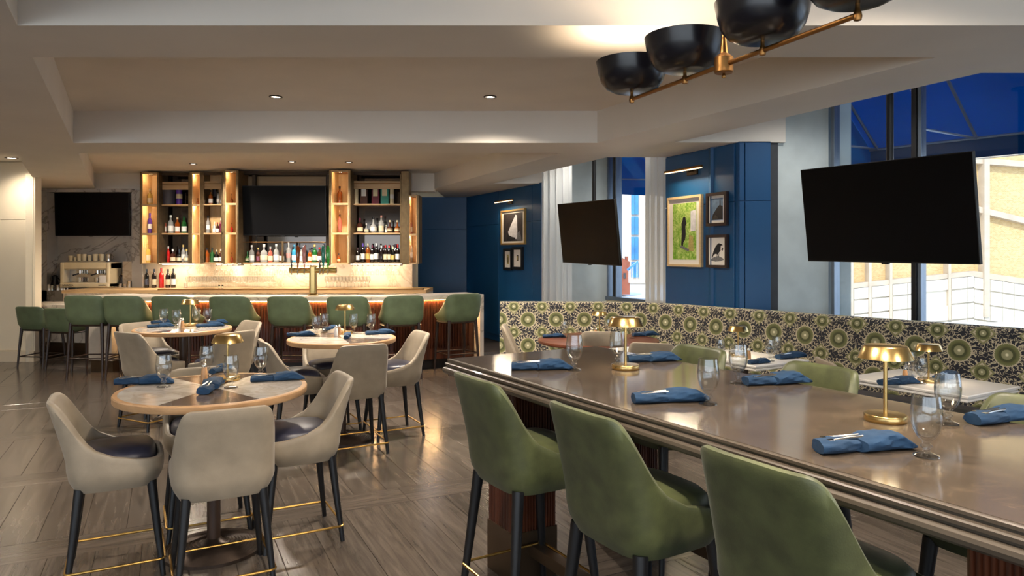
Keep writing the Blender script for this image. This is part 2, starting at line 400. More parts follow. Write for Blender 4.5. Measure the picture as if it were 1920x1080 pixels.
# ================================================================== STRUCTURE
uF = (0.438, -0.899); vF = (0.899, 0.438); angF = math.atan2(vF[1], vF[0])
floor = MB().box(-10, 9, -4.2, 16, -0.12, -0.012).build('floor', 'floor_joint'); floor['kind'] = 'structure'
FP = []
bw = 0.30; per = 1.52
for k in range(-8, 6):
    s0 = -4.79+per*k
    for i in range(-14, 14):      # two boards side by side in each band
        for h in (-1, 1):
            FP.append(('b', s0+h*bw/4, i*1.5+(0.75 if (k+h) % 2 else 0.2), 1.5, bw/2))
    L = per-bw
    for i in range(-40, 70):
        FP.append(('f', s0+per/2, i*0.232+0.07*(k % 3), L, 0.232))
def fvis(x, y):
    if y < 2.3 or y > 12.4: return False
    px = CX+F*x/y; return -260 < px < 2150 and x > -8.2 and x < 5
items = []
for kind, sc, tcn, L, wd in FP:
    x = uF[0]*sc+vF[0]*tcn; y = uF[1]*sc+vF[1]*tcn
    if fvis(x, y): items.append((math.hypot(x, y), kind, x, y, L, wd))
items.sort()
plank_me = {}
def plank_mesh(L, wd):
    k = (round(L, 3), round(wd, 3))
    if k not in plank_me:
        g = 0.0008; x, y = L/2-g, wd/2-g
        b = MB(); c = 0.0014
        vs = [(-x, -y, -0.012), (x, -y, -0.012), (x, y, -0.012), (-x, y, -0.012), (-x, -y, -c), (x, -y, -c), (x, y, -c), (-x, y, -c), (-x+c, -y+c, 0), (x-c, -y+c, 0), (x-c, y-c, 0), (-x+c, y-c, 0)]
        b.add(vs, [(0, 1, 5, 4), (1, 2, 6, 5), (2, 3, 7, 6), (3, 0, 4, 7), (4, 5, 9, 8), (5, 6, 10, 9), (6, 7, 11, 10), (7, 4, 8, 11), (8, 9, 10, 11)])
        plank_me[k] = b.mesh('floor_plank', 'floor_wood')
    return plank_me[k]
rest = MB()
for n_, (dd, kind, x, y, L, wd) in enumerate(items):
    a = math.atan2(uF[1], uF[0]) if kind == 'f' else angF
    if n_ < 298:
        o = bpy.data.objects.new('floor_plank', plank_mesh(L, wd)); o.location = (x, y, random.uniform(-0.0004, 0.0004)); o.rotation_euler = (random.uniform(-.0012, .0012), random.uniform(-.0004, .0004), a); o.parent = floor; COL.objects.link(o)
    else:
        mx = Matrix.Translation((x, y, 0)) @ Matrix.Rotation(a, 4, 'Z'); g = 0.002
        rest.box(-L/2+g, L/2-g, -wd/2+g, wd/2-g, -0.012, 0, mx)
o = rest.build('distant_floor_planks', 'floor_wood', floor); o['kind'] = 'stuff'

Z0 = 2.85
def Lx(y): return -2.87-0.542*(y-4.27)
def R1(y): return 2.54-0.492*(y-4.27)
def R2(y): return 0.55-0.432*(y-8.45)
c0 = [(Lx(3.67), 3.67), (R1(3.67), 3.67), (5.13, -1), (-0.02, -1)]
c1 = [(Lx(7.59), 7.59), (R1(7.59), 7.59), (R1(4.27), 4.27), (Lx(4.27), 4.27)]
c2 = [(Lx(13.0), 13.0), (R2(13.0), 13.0), (R2(8.36), 8.36), (Lx(8.36), 8.36)]
ce = MB()
ce.prism([(-10, -4.2), (-0.02, -4.2), (-0.02, -1), (Lx(3.67), 3.67), (Lx(4.27), 4.27), (Lx(7.59), 7.59), (Lx(8.36), 8.36), (-5.82, 8.36), (-10, 8.36)], Z0, 3.5)
ce.prism([(-5.82, 8.36), (Lx(8.36), 8.36), (Lx(13), 13), (-8.6, 13)], Z0, 3.5)
ce.prism([(Lx(3.67), 3.67), (R1(3.67), 3.67), (R1(4.27), 4.27), (Lx(4.27), 4.27)], Z0, 3.5)
ce.prism([(Lx(7.59), 7.59), (R1(7.59), 7.59), (R2(8.36), 8.36), (Lx(8.36), 8.36)], Z0, 3.5)
ce.prism([(-0.02, -4.2), (8.6, -4.2), (8.6, -1), (-0.02, -1)], Z0, 3.5)
ce.prism([(5.13, -1), (8.6, -1), (8.6, 4.64), (3.05, 4.64), (1.725, 7.56), (2.9, 7.56), (2.9, 8.74), (1.164, 8.74), (-0.315, 12.03), (0.9, 12.03), (0.9, 12.6), (-0.95, 15.4), (R2(13), 15.4), (R2(13), 13.0), (R2(8.36), 8.36), (R1(7.59), 7.59), (R1(4.27), 4.27), (R1(3.67), 3.67)], Z0, 3.5)
ce.prism([(-9.5, 13.0), (R2(13), 13.0), (R2(13), 13.3), (-9.5, 13.3)], 2.80, 3.5)
ce.prism(c0, 3.19, 3.5); ce.prism(c1, 3.19, 3.5); ce.prism(c2, 3.13, 3.5)
ce.prism([(-10, 8.36), (-5.82, 8.36), (-8.6, 13), (-10, 13)], 3.09, 3.5)
ce.prism([(-10, -4.4), (8.6, -4.4), (8.6, 1.2), (8.3, 1.35), (5.75, 4.4), (5.2, 5.6), (3.5, 7.75), (3.15, 8.9), (3.05, 9.5), (1.7, 12.15), (0.9, 12.9), (-0.4, 15.5), (-10, 15.5)], 3.48, 3.75)
tag(ce.build('ceiling', 'ceiling_paint'), kind='structure')

# walls
def wallbox(b, p, q, z0, z1, th=0.15, side=1):
    d = Vector((q[0]-p[0], q[1]-p[1])); d.normalize(); n = Vector((-d[1], d[0]))*th*side
    return b.prism([(p[0], p[1]), (q[0], q[1]), (q[0]+n[0], q[1]+n[1]), (p[0]+n[0], p[1]+n[1])], z0, z1)
def panel(parent, p, q, z0, z1, m, th=0.02, g=0.004, name='wall_panel', side=1):
    # a slightly proud panel on the room side of the wall line p-q
    d = Vector((q[0]-p[0], q[1]-p[1])); L = d.length; d.normalize(); n = Vector((-d[1], d[0]))*side
    a = Vector(p)+d*g; b = Vector(q)-d*g; mb = MB(); c = 0.003
    f = lambda v, k: (v[0]-n[0]*k, v[1]-n[1]*k)
    A, B = f(a, th), f(b, th); A2, B2 = f(a, 0), f(b, 0)
    ai = (A[0]+d[0]*c, A[1]+d[1]*c); bi = (B[0]-d[0]*c, B[1]-d[1]*c); ac = f(a, th-c); bc = f(b, th-c)
    vs = [(*A2, z0+g), (*B2, z0+g), (*B2, z1-g), (*A2, z1-g), (*ac, z0+g), (*bc, z0+g), (*bc, z1-g), (*ac, z1-g), (*ai, z0+g+c), (*bi, z0+g+c), (*bi, z1-g-c), (*ai, z1-g-c)]
    mb.add(vs, [(0, 1, 5, 4), (1, 2, 6, 5), (2, 3, 7, 6), (3, 0, 4, 7), (4, 5, 9, 8), (5, 6, 10, 9), (6, 7, 11, 10), (7, 4, 8, 11), (8, 9, 10, 11)])
    return mb.build(name, m, parent)
# left cream wall: faces the camera at Y=11 and turns along the room's left side
wl = MB(); wallbox(wl, (-10, 11.02), (-7.37, 11.02), 0, 3.12); wallbox(wl, (-7.37, 11.02), (-9.0, 13.4), 0, 2.9, 0.12); wl.box(-9.7, -9.5, -4.2, 11.1, 0, 3.12)
wl = tag(wl.build('wall_left', 'cream_wall'), kind='structure')
panel(wl, (-9.4, 11.02), (-7.38, 11.02), 0.17, 2.19, 'cream_wall'); panel(wl, (-9.4, 11.02), (-7.38, 11.02), 2.19, 3.08, 'cream_wall')
b = MB(); b.box(-9.5, -7.36, 10.975, 11.02, 0, 0.165); b.box(-9.5, -9.46, -4, 11, 0, 0.165); tag(b.build('baseboard_left', 'cream_base'), kind='structure')
# back wall (marble behind the bar, blue beyond it)
wk = MB(); wk.box(-9.6, -1.78, 13.3, 13.5, 0, 3.1); wk.box(-9.6, -0.5, 15.02, 15.2, 0, 3.1); wk.box(-9.6, -9.5, 11, 15.2, 0, 3.1); wk = tag(wk.build('wall_back', 'cream_wall'), kind='structure')
P1a, P1b = (-0.95, 15.0), (0.505, 11.94); P2a, P2b = (1.896, 8.74), (2.40, 7.56)
xa = (786-CX)/F*15; xb = P1a[0]
MB().box(xa-.6, xb, 15.0, 15.02, 0, 2.85).build('wall_panel', 'navy_wall', wk)
zs = EYE+(HY-430)*15/F
panel(wk, (-2.6, 15.0), (xb, 15.0), 0.12, zs, 'navy_wall'); panel(wk, (-2.6, 15.0), (xb, 15.0), zs, 2.84, 'navy_wall')
b = MB().box(-2.6, xb, 14.96, 15.0, 0, 0.12).build('baseboard_back', 'navy_wall'); tag(b, kind='structure')
# right wall piers
wr_ = MB()
wallbox(wr_, P1a, P1b, 0, 2.86, 0.5); wallbox(wr_, P2a, P2b, 0, 2.86, 0.35)
wr_.box(2.40, 2.74, 7.56, 7.9, 0, 2.86); wr_.box(2.2, 3.0, 7.9, 8.8, 0, 3.48)
wr = tag(wr_.build('wall_right', 'navy_wall'), kind='structure')
def wz(y, py): return EYE+(HY-py)*y/F
q1 = ray_line(877, P1a, P1b); q2 = ray_line(936, P1a, P1b); q3 = ray_line(1000, P1a, P1b)
for (a, c) in ((q1, q2), (q2, q3), (q3, P1b)):
    ym = (a[1]+c[1])/2; panel(wr, a, c, 0.12, 2.22, 'navy_wall'); panel(wr, a, c, 2.22, 2.84, 'navy_wall')
q1 = ray_line(1388, P2a, P2b)
panel(wr, P2a, (2.385, 7.60), 0.12, 2.225, 'navy_wall'); panel(wr, P2a, (2.385, 7.60), 2.225, 2.84, 'navy_wall')
for a, c in (((2.40, 7.56), (2.462, 7.56)), ((2.462, 7.56), (2.74, 7.56))):
    panel(wr, a, c, 0.12, 2.23, 'navy_wall'); panel(wr, a, c, 2.23, 2.845, 'navy_wall')
# wall above / beside the glazing, low walls below it, side of the building
G1a, G1b = (1.60, 12.05), (2.95, 9.45); G2a, G2b = (3.41, 7.63), (5.05, 5.5)
low = MB(); wallbox(low, G1a, (2.7, 9.9), 0, 0.92, 0.25); wallbox(low, G2a, G2b, 0, 0.92, 0.25)
wallbox(low, G2b, (5.6, 4.3), 0, 3.48, 0.25); wallbox(low, (5.6, 4.3), (8.2, 1.2), 0, 0.6, 0.25); low.box(8.2, 8.4, -4.2, 1.2, 0, 3.48); low.box(-10, 8.4, -4.35, -4.2, 0, 0.5); low.box(-10, 8.4, -4.35, -4.2, 3.2, 3.48)
low.box(2.55, 3.1, 8.7, 9.9, 0, 3.48)
tag(low.build('wall_front', 'cream_wall'), kind='structure')
pl = MB(); pl.box(0.5, 1.66, 12.05, 12.25, 0, 3.48); wallbox(pl, (2.82, 7.60), (3.40, 7.66), 0, 3.48, 0.2); pl.box(3.47, 3.68, 7.74, 8.1, 0, 3.6)
tag(pl.build('trim_1', 'plaster'), kind='structure')
b = MB().box(2.74, 2.83, 7.585, 7.66, 0, 3.48); tag(b.build('trim_2', 'dark_grey'), kind='structure')  # narrow reveal beside the pier; its shade is put into the dark grey

def window(n, a, b_, mull, zb, zt, trans=()):
    w = empty('window_%d' % n, (0, 0, 0)); w['kind'] = 'structure'
    d = Vector((b_[0]-a[0], b_[1]-a[1])); L = d.length; d.normalize(); ang = math.atan2(d[1], d[0])
    mx = Matrix.Translation((a[0], a[1], 0)) @ Matrix.Rotation(ang, 4, 'Z')
    cuts = [0]+sorted(mull)+[L]
    for i in range(len(cuts)-1):
        MB().box(cuts[i]+.02, cuts[i+1]-.02, 0.05, 0.058, zb+.03, zt, mx).build('window_pane', 'window_glass', w)
    for c in sorted(mull):
        MB().rbox(c-.055, c-.005, 0.0, 0.12, zb, zt, 0.006, mx).build('mullion', 'dark_frame', w)
        MB().rbox(c+.0, c+.035, 0.01, 0.13, zb, zt, 0.006, mx).build('mullion', 'alu_frame', w)
    for c in (0.02, L-.02): MB().rbox(c-.02, c+.02, 0.0, 0.12, zb, zt, 0.006, mx).build('mullion', 'alu_frame', w)
    MB().rbox(-.02, L+.02, -0.02, 0.14, zb-.03, zb+.03, 0.006, mx).build('window_sill', 'alu_frame', w)
    MB().rbox(0, L, 0.0, 0.12, zt-.05, zt, 0.006, mx).build('window_head', 'dark_frame', w)
    return w
def dist(a, b): return math.hypot(a[0]-b[0], a[1]-b[1])
window(1, G1a, G1b, [dist(G1a, ray_line(1152, G1a, G1b))], 0.92, 3.47)
window(2, G2a, G2b, [dist(G2a, ray_line(1719, G2a, G2b))], 0.92, 3.47)
window(3, (5.6, 4.3), (8.2, 1.2), [1.35, 2.7], 0.6, 3.47)

window(4, (8.3, -4.25), (-9.6, -4.25), [3, 6, 9, 12, 15], 0.5, 3.2)  # unseen rear window, added to let in fill light
# fill light added behind the camera, outside the invented rear window
lamp('rear_fill', 'AREA', (-0.5, -4.7, 2.1), 120, (0.95, 0.97, 1.0), 16, (D_(90), 0, 0), shape='RECTANGLE', size_y=2.8)
# curtains
def curtain(p, q, n, z1, label):
    d = Vector((q[0]-p[0], q[1]-p[1])); L = d.length; d.normalize(); nn = Vector((-d[1], d[0])); b = MB(); K = n*8; vs = []
    for i in range(K+1):
        t = i/K; o = 0.045*math.sin(t*n*2*PI)+0.012*math.sin(t*n*5.3+1)
        x = p[0]+d[0]*L*t+nn[0]*o; y = p[1]+d[1]*L*t+nn[1]*o; vs += [(x, y, 0.02), (x, y, z1*0.5), (x, y, z1)]
    fs = []
    for i in range(K):
        for k in range(2): fs.append((i*3+k, i*3+3+k, i*3+4+k, i*3+1+k))
    b.add(vs, fs, True); tag(b.build('sheer_curtain', 'sheer_curtain'), label, 'curtain')
curtain(((1015-CX)/F*11.7, 11.7), ((1072-CX)/F*11.3, 11.3), 5, 3.40, 'white sheer curtain gathered between the sailing picture wall and the small hanging television')
curtain(((1209-CX)/F*9.35, 9.35), ((1250-CX)/F*8.95, 8.95), 4, 3.40, 'white sheer curtain hanging beside the wall with the green garden picture')

# ceiling downlights
def downlight(name, px, py, z, label, energy=0, r=0.05):
    Y = F*(z-EYE)/(HY-py); x = (px-CX)/F*Y
    t = empty(name, (x, Y, z)); tag(t, label, 'light', 'recessed ceiling downlights')
    MB().lathe([(r, 0), (r*1.25, 0), (r*1.3, -0.006), (r*1.0, -0.010), (r*0.95, 0.0)], 20, cap=False).build('trim_ring', 'bronze_dark', t)
    MB().lathe([(0.0, -0.003), (r*0.92, -0.003)], 16, cap=False).build('lens', 'glow_down', t)
    if energy: lamp('spot', 'SPOT', (x, Y, z-0.03), energy*3.0, SOFT, 0.06, None, 2.6, 0.9)
downlight('ceiling_downlight', 517, 181, 3.19, 'left of two round downlights in the big coffer over the round tables', 150)
downlight('ceiling_downlight', 919, 181, 3.19, 'right of two round downlights in the big coffer over the round tables', 150)
downlight('ceiling_downlight', 362, 307, 3.13, 'downlight in the bar ceiling above the left shelving', 110)
downlight('ceiling_downlight', 547, 303, 3.13, 'downlight in the bar ceiling above the television', 110)
downlight('ceiling_downlight', 654, 304, 3.13, 'downlight in the bar ceiling nearest the right shelving', 110)
downlight('ceiling_downlight', 22, 296, 3.09, 'downlight in the small recess above the cream wall at far left', 22, 0.07)
for (x, y, e) in ((0.6, 1.2, 62), (2.6, 0.6, 62), (2.9, -0.6, 60), (1.2, -0.6, 60), (-0.2, 2.6, 60), (1.9, 2.9, 55)):
    b = MB().lathe([(0.0, 0), (0.05, 0)], 16, (x, y, 3.185), cap=False); o = tag(b.build('ceiling_downlight', 'glow_down'), 'downlight behind the camera in the near coffer', 'light', 'downlights of the near coffer')
    lamp('spot', 'SPOT', (x, y, 3.15), e*3.2, SOFT, 0.06, None, 2.7, 0.9)
for (x, y, e) in ((-5.2, 3.2, 80), (-7.0, 5.5, 70), (-5.6, 7.3, 70), (-3.4, 1.0, 60)):
    if e: lamp('spot', 'SPOT', (x, y, 2.83), e*3.2, SOFT, 0.06, None, 2.7, 0.9)
    if e:
        b = MB().lathe([(0.0, 0), (0.05, 0)], 16, (x, y, 2.846), cap=False); tag(b.build('ceiling_downlight', 'glow_down'), 'downlight in the flat ceiling left of the coffers', 'light', 'downlights left of the coffers')

for (x, y, e, wh) in ((0.75, 10.9, 90, 'smaller window'), (1.75, 9.35, 70, 'sheer curtain by the garden picture'), (3.0, 6.75, 55, 'large window')):  # fill spots and discs added in the bays to brighten curtains and plaster
    b = MB().lathe([(0.0, 0), (0.045, 0)], 16, (x, y, 3.474), cap=False); tag(b.build('ceiling_downlight', 'glow_down'), 'added fill light in the raised ceiling pocket at the '+wh, 'light')
    lamp('spot', 'SPOT', (x, y, 3.45), e, (1.0, 0.97, 0.92), 0.06, None, 2.4, 0.9)
# ================================================================== OUTSIDE
tag(MB().box(-60, 160, 16.5, 200, -1.6, -1.4).build('ground_outside', 'pavement'), kind='structure')
tag(MB().box(5, 160, -40, 16.5, -1.6, -1.4).build('sidewalk_outside', 'pavement'), kind='structure')
def at(px, py, Y): return ((px-CX)/F*Y, EYE+(HY-py)*Y/F)
bd = empty('brick_building', (18, 32, -0.5)); BY = 32.0
tag(bd, 'sunlit tan brick building with pale stone base seen through the right window', 'building')
def slab(parent, pts, y0, y1, name, m, label=None):
    # pts: pixel outline (counter clockwise) standing on the plane Y=y0, extruded back to y1
    v = []; px0 = parent.location
    for (a, c) in pts: x, z = at(a, c, y0); v.append((x-px0[0], z-px0[2]))
    n = len(v); mb = MB(); vs = [(x, y0-px0[1], z) for x, z in v]+[(x, y1-px0[1], z) for x, z in v]; fs = []
    for a, b_, c in tessellate_polygon([[Vector((x, z, 0)) for x, z in v]]): fs.append((a, b_, c)); fs.append((a+n, c+n, b_+n))
    for i in range(n): j = (i+1) % n; fs.append((i, j, j+n, i+n))
    mb.add(vs, fs); o = mb.build(name, m, parent)
    if label: o['label'] = label
    return o
slab(bd, [(1480, 565), (1480, 60), (2500, 60), (2500, 620), (1827, 575)], BY, BY+6, 'brick_wall', 'tan_brick')
slab(bd, [(1480, 640), (1480, 545), (1827, 514), (2500, 600), (2500, 680)], BY-0.25, BY, 'stone_base', 'limestone')
def strip(x0, y0, x1, y1, t, m='concrete_band', dy=0.35, name='stone_band'):
    slab(bd, [(x0, y0+t), (x0, y0), (x1, y1), (x1, y1+t)], BY-dy, BY, name, m)
strip(1480, 544, 1827, 508, 9); strip(1827, 508, 2300, 580, 11)
strip(1480, 330, 1827, 385, 9); strip(1827, 385, 2300, 500, 11)
strip(1827, 295, 2300, 330, 11)
for x in (1851, 2020): slab(bd, [(x-5, 595), (x-5, 250), (x+5, 250), (x+5, 595)], BY-0.45, BY, 'stone_pier', 'concrete_band')
for x in (1598, 1632, 1671, 1781): slab(bd, [(x-2.5, 600), (x-2.5, 300), (x+2.5, 300), (x+2.5, 600)], BY-0.40, BY, 'stone_pier', 'concrete_band')
rows = [(0, 21), (23, 48), (50, 78), (80, 110)]
def ytop(x): return 517+(x-1827)*(-36/347.0)+0 if x < 1827 else 519+(x-1827)*0.152
xs = [1560, 1595, 1601, 1629, 1635, 1668, 1674, 1702, 1731, 1778, 1784, 1814, 1827, 1846, 1857, 1880, 1902, 1925, 1950]
for i in range(len(xs)-1):
    if xs[i+1]-xs[i] < 9: continue
    for r, (a, c) in enumerate(rows):
        if xs[i] == 1731 and r == 1: continue
        x0, x1 = xs[i]+0.6, xs[i+1]-0.6; f = 1-min(1, abs(1827-xs[i])/900)
        slab(bd, [(x0, ytop(x0)+c), (x0, ytop(x0)+a+1), (x1, ytop(x1)+a+1), (x1, ytop(x1)+c)], BY-0.36, BY-0.2, 'stone_block', 'limestone')
# far street scene through the smaller window
ft = empty('office_tower', (12, 70, -0.5)); tag(ft, 'pale office tower with strips of blue windows seen through the smaller window', 'building')
slab(ft, [(1181, 532), (1181, 200), (1300, 200), (1300, 532)], 70, 76, 'tower_wall', 'far_tan')
for (a, c) in ((330, 402), (406, 440), (444, 487), (491, 520)):
    for x in (1184, 1191):
        slab(ft, [(x, c), (x, a), (x+6, a), (x+6, c)], 69.8, 70, 'window_strip', 'blue_pane')
hs = empty('brick_house', (10, 50, -0.5)); tag(hs, 'small red brick house with gabled roof seen through the smaller window', 'house')
slab(hs, [(1150, 552), (1150, 492), (1156, 481), (1160, 479), (1174, 488), (1181, 491), (1181, 552)], 50, 53, 'house_wall', 'red_brick')
slab(hs, [(1174, 489), (1174, 481), (1178, 481), (1178, 490)], 50.3, 50.9, 'chimney', 'red_brick')
for x in (1162, 1169): slab(hs, [(x, 522), (x, 512), (x+4, 512), (x+4, 522)], 49.95, 50, 'house_window', 'dark_grey')
tag(slab(empty('street_tmp', (0, 0, 0)), [(1176, 505), (1196, 489), (1197, 492), (1178, 508)], 48, 48.3, 'street_canopy', 'blue_pane'), 'small blue canopy on posts across the street', 'canopy')
for i, x in enumerate((1179, 1186, 1194)):
    o = slab(bpy.data.objects['street_tmp'], [(x, 530), (x, 492+(1197-x)*0.7), (x+1.2, 492+(1196-x)*0.7), (x+1.2, 530)], 48, 48.1, 'canopy_post', 'white_lacquer')
    o.parent = bpy.data.objects['street_canopy']
o = bpy.data.objects['street_canopy']; o.parent = None; bpy.data.objects.remove(bpy.data.objects['street_tmp'])

# awnings over the windows
def awn(name, a, b_, label, zt=3.62, drop=2.62, out=1.5, nb=4, val=0.26):
    d = Vector((b_[0]-a[0], b_[1]-a[1])); L = d.length; d.normalize(); n = Vector((-d[1], d[0]))
    t = empty(name, (a[0], a[1], 0), math.atan2(d[1], d[0])); tag(t, label, 'awning', 'blue awnings outside the windows')
    mb = MB(); mb.add([(-.4, 0.3, zt), (L+.4, 0.3, zt), (L+.4, 0.3+out, drop), (-.4, 0.3+out, drop), (-.4, 0.3, zt+.004), (L+.4, 0.3, zt+.004), (L+.4, 0.3+out, drop+.004), (-.4, 0.3+out, drop+.004)], [(0, 1, 2, 3), (4, 5, 6, 7)]); mb.build('canopy', 'awning_fabric', t)
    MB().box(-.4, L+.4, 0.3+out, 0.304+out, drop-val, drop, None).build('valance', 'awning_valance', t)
    MB().add([(-.4, 0.3, zt), (-.4, 0.3+out, drop), (-.4, 0.3+out, drop-val), (-.4, 0.3, drop-val), (-.404, 0.3, zt), (-.404, 0.3+out, drop), (-.404, 0.3+out, drop-val), (-.404, 0.3, drop-val)], [(0, 1, 2, 3), (4, 5, 6, 7)]).build('side_panel', 'awning_fabric', t)
    MB().tube([(-.4, 0.28+out, drop-.01), (L+.4, 0.28+out, drop-.01)], 0.016).build('frame_rail', 'alu_frame', t)
    MB().tube([(-.4, 0.28+out, drop-val), (L+.4, 0.28+out, drop-val)], 0.010).build('frame_rail', 'white_lacquer', t)
    for i in range(nb+1):
        x = -.3+(L+.6)*i/nb
        MB().tube([(x, 0.31, zt-.02), (x, 0.28+out, drop-.01)], 0.018).build('frame_rafter', 'alu_frame', t)
        MB().tube([(x, 0.31, drop-.05), (x, 0.28+out, drop-.01)], 0.014).build('frame_brace', 'alu_frame', t)
    return t
awn('window_awning', G1a, G1b, 'blue fabric awning on a metal frame outside the smaller window', 3.9, 3.02, 1.3, 3, 0.3)
awn('window_awning', G2a, G2b, 'blue fabric awning on a metal frame outside the large window', 3.95, 2.98, 1.4, 3, 0.24)

# ================================================================== BAR
Pb = [(-6.08, 10.12), (-5.12, 9.80), (-1.61, 9.80), (-0.416, 10.50)]
def offs(poly, k):
    out = []
    for i, p in enumerate(poly):
        ns = []
        for a, c in ((i-1, i), (i, i+1)):
            if a < 0 or c >= len(poly): continue
            d = Vector((poly[c][0]-poly[a][0], poly[c][1]-poly[a][1])).normalized(); ns.append(Vector((-d[1], d[0])))
        n = sum(ns, Vector((0, 0))).normalized(); n = n/max(0.5, n.dot(ns[0])); out.append((p[0]+n[0]*k, p[1]+n[1]*k))
    return out
bar = empty('bar_counter', (-3.2, 10.2, 0)); tag(bar, 'long bar counter with white marble top over a lit fluted walnut front', 'bar')
def bloc(mb, name, m, parent=None, k=None):
    mb.v = [(x+3.2, y-10.2, z) for x, y, z in mb.v]; o = mb.build(name, m, bar if parent is None else parent)
    if k: o['kind'] = k
    return o
bk = offs(Pb, 0.62); fr = offs(Pb, 0.20); fr2 = offs(Pb, 0.55); pl0 = offs(Pb, 0.24)
mb = MB()
for i in range(3): mb.prism([Pb[i], Pb[i+1], bk[i+1], bk[i]], 1.015, 1.07)
bloc(mb, 'counter_slab', 'white_marble')
mb = MB()
for i in range(3): mb.prism([fr[i], fr[i+1], fr2[i+1], fr2[i]], 0.14, 1.0)
bloc(mb, 'counter_body', 'walnut')
mb = MB()
for i in range(3): mb.prism([pl0[i], pl0[i+1], fr2[i+1], fr2[i]], 0.0, 0.14)
bloc(mb, 'toe_kick', 'black_paint')
mb = MB()
for i in range(3):
    a, c = Vector(fr[i]), Vector(fr[i+1]); d = (c-a); L = d.length; d.normalize(); n = Vector((-d[1], d[0])); K = int(L/0.042)
    for j in range(K):
        p = a+d*(L*(j+.5)/K)
        if p[0] < -5.45 or p[0] > -0.62: continue
        w = 0.013
        pts = [p-d*w, p-d*w*0.6-n*0.018, p+d*w*0.6-n*0.018, p+d*w]; mb.prism([(q[0], q[1]) for q in pts], 0.30, 0.985)
bloc(mb, 'fluted_slats', 'walnut', k='stuff')
# under-counter light strip
a3 = offs(Pb, 0.165); a4 = offs(Pb, 0.185); mb = MB()
for i in range(3):
    mb.prism([a3[i], a3[i+1], a4[i+1], a4[i]], 1.003, 1.013)
bloc(mb, 'light_strip', 'glow_bar')
# marble ends
mb = MB(); e0 = Vector(Pb[3]); d = (Vector(Pb[3])-Vector(Pb[2])).normalized(); n = Vector((-d[1], d[0]))
mb.prism([e0-d*0.06, e0, e0+n*0.62, e0-d*0.06+n*0.62], 0, 1.015); bloc(mb, 'marble_end', 'white_marble')
mb = MB(); mb.prism([(-6.02, 10.14), (-5.62, 10.01), (-5.5, 10.45), (-5.9, 10.6)], 0.16, 1.015); bloc(mb, 'marble_end', 'white_marble')
mb = MB(); mb.prism([(-6.0, 10.16), (-5.62, 10.04), (-5.5, 10.45), (-5.9, 10.6)], 0.0, 0.16); bloc(mb, 'marble_end_plinth', 'bronze_plinth')
for px in (493, 702, 833):
    p = ray_line(px, fr[1], fr[2]) if px < 760 else ray_line(px, fr[2], fr[3])
    mb = MB().tube([(p[0], p[1]-0.01, 0.93), (p[0], p[1]-0.05, 0.925), (p[0], p[1]-0.06, 0.90), (p[0], p[1]-0.045, 0.88)], 0.006); bloc(mb, 'bag_hook', 'black_paint')
# low counter on the left
lc = empty('low_counter', (-6.9, 11.3, 0)); tag(lc, 'low white marble counter at the left end of the bar with two low green stools', 'counter')
MB().prism([(-0.66, 0.0), (0.5, -0.5), (1.3, -0.3), (1.3, .6), (-0.90, .6)], 0.82, 0.87).build('counter_slab', 'white_marble', lc)
MB().prism([(-0.78, 0.4), (0.95, 0.05), (1.25, 0.3), (1.25, .58), (-0.86, .58)], 0.22, 0.82).build('counter_body', 'white_marble', lc)
MB().prism([(-0.76, 0.43), (0.95, 0.09), (1.22, 0.34), (1.22, .56), (-0.84, .56)], 0.0, 0.22).build('plinth', 'bronze_plinth', lc)

# back counter
bc = empty('back_counter', (-4, 12.5, 0)); tag(bc, 'marble back counter running below the bottle shelves', 'counter')
MB().box(-3.55, 2.56, -0.55, 0.5, 1.0, 1.055).build('counter_slab', 'shelf_wood', bc)
MB().box(-3.55, 2.56, -0.50, 0.5, 0, 1.0).build('counter_body', 'white_marble', bc)
MB().box(-1.95, 2.5, -0.53, -0.30, 1.055, 1.075).build('drip_rail', 'brass_dull', bc)
sp = MB().box(-7.1, (773-CX)/F*13, 13.0, 13.06, 1.0, 1.52); tag(sp.build('trim_3', 'splash_marble'), kind='structure')
# alcove
AY = 13.2
x0 = (66-CX)/F*12.9; x1 = (88-CX)/F*12.9; x2 = (247-CX)/F*12.9; x3 = (262-CX)/F*12.9
al = MB(); al.box(x0, x1, 12.9, 13.3, 0, 2.82); al.box(x2, x3+.05, 12.9, 13.3, 0.9, 2.82); al.box(x1, x2, 12.9, 13.3, 2.78, 2.84); al.box(x1, x2, 13.2, 13.3, 0.9, 2.8); al.box(x0, x3, 12.9, 13.25, 0.60, 1.0)
tag(al.build('trim_4', 'grey_marble'), kind='structure')

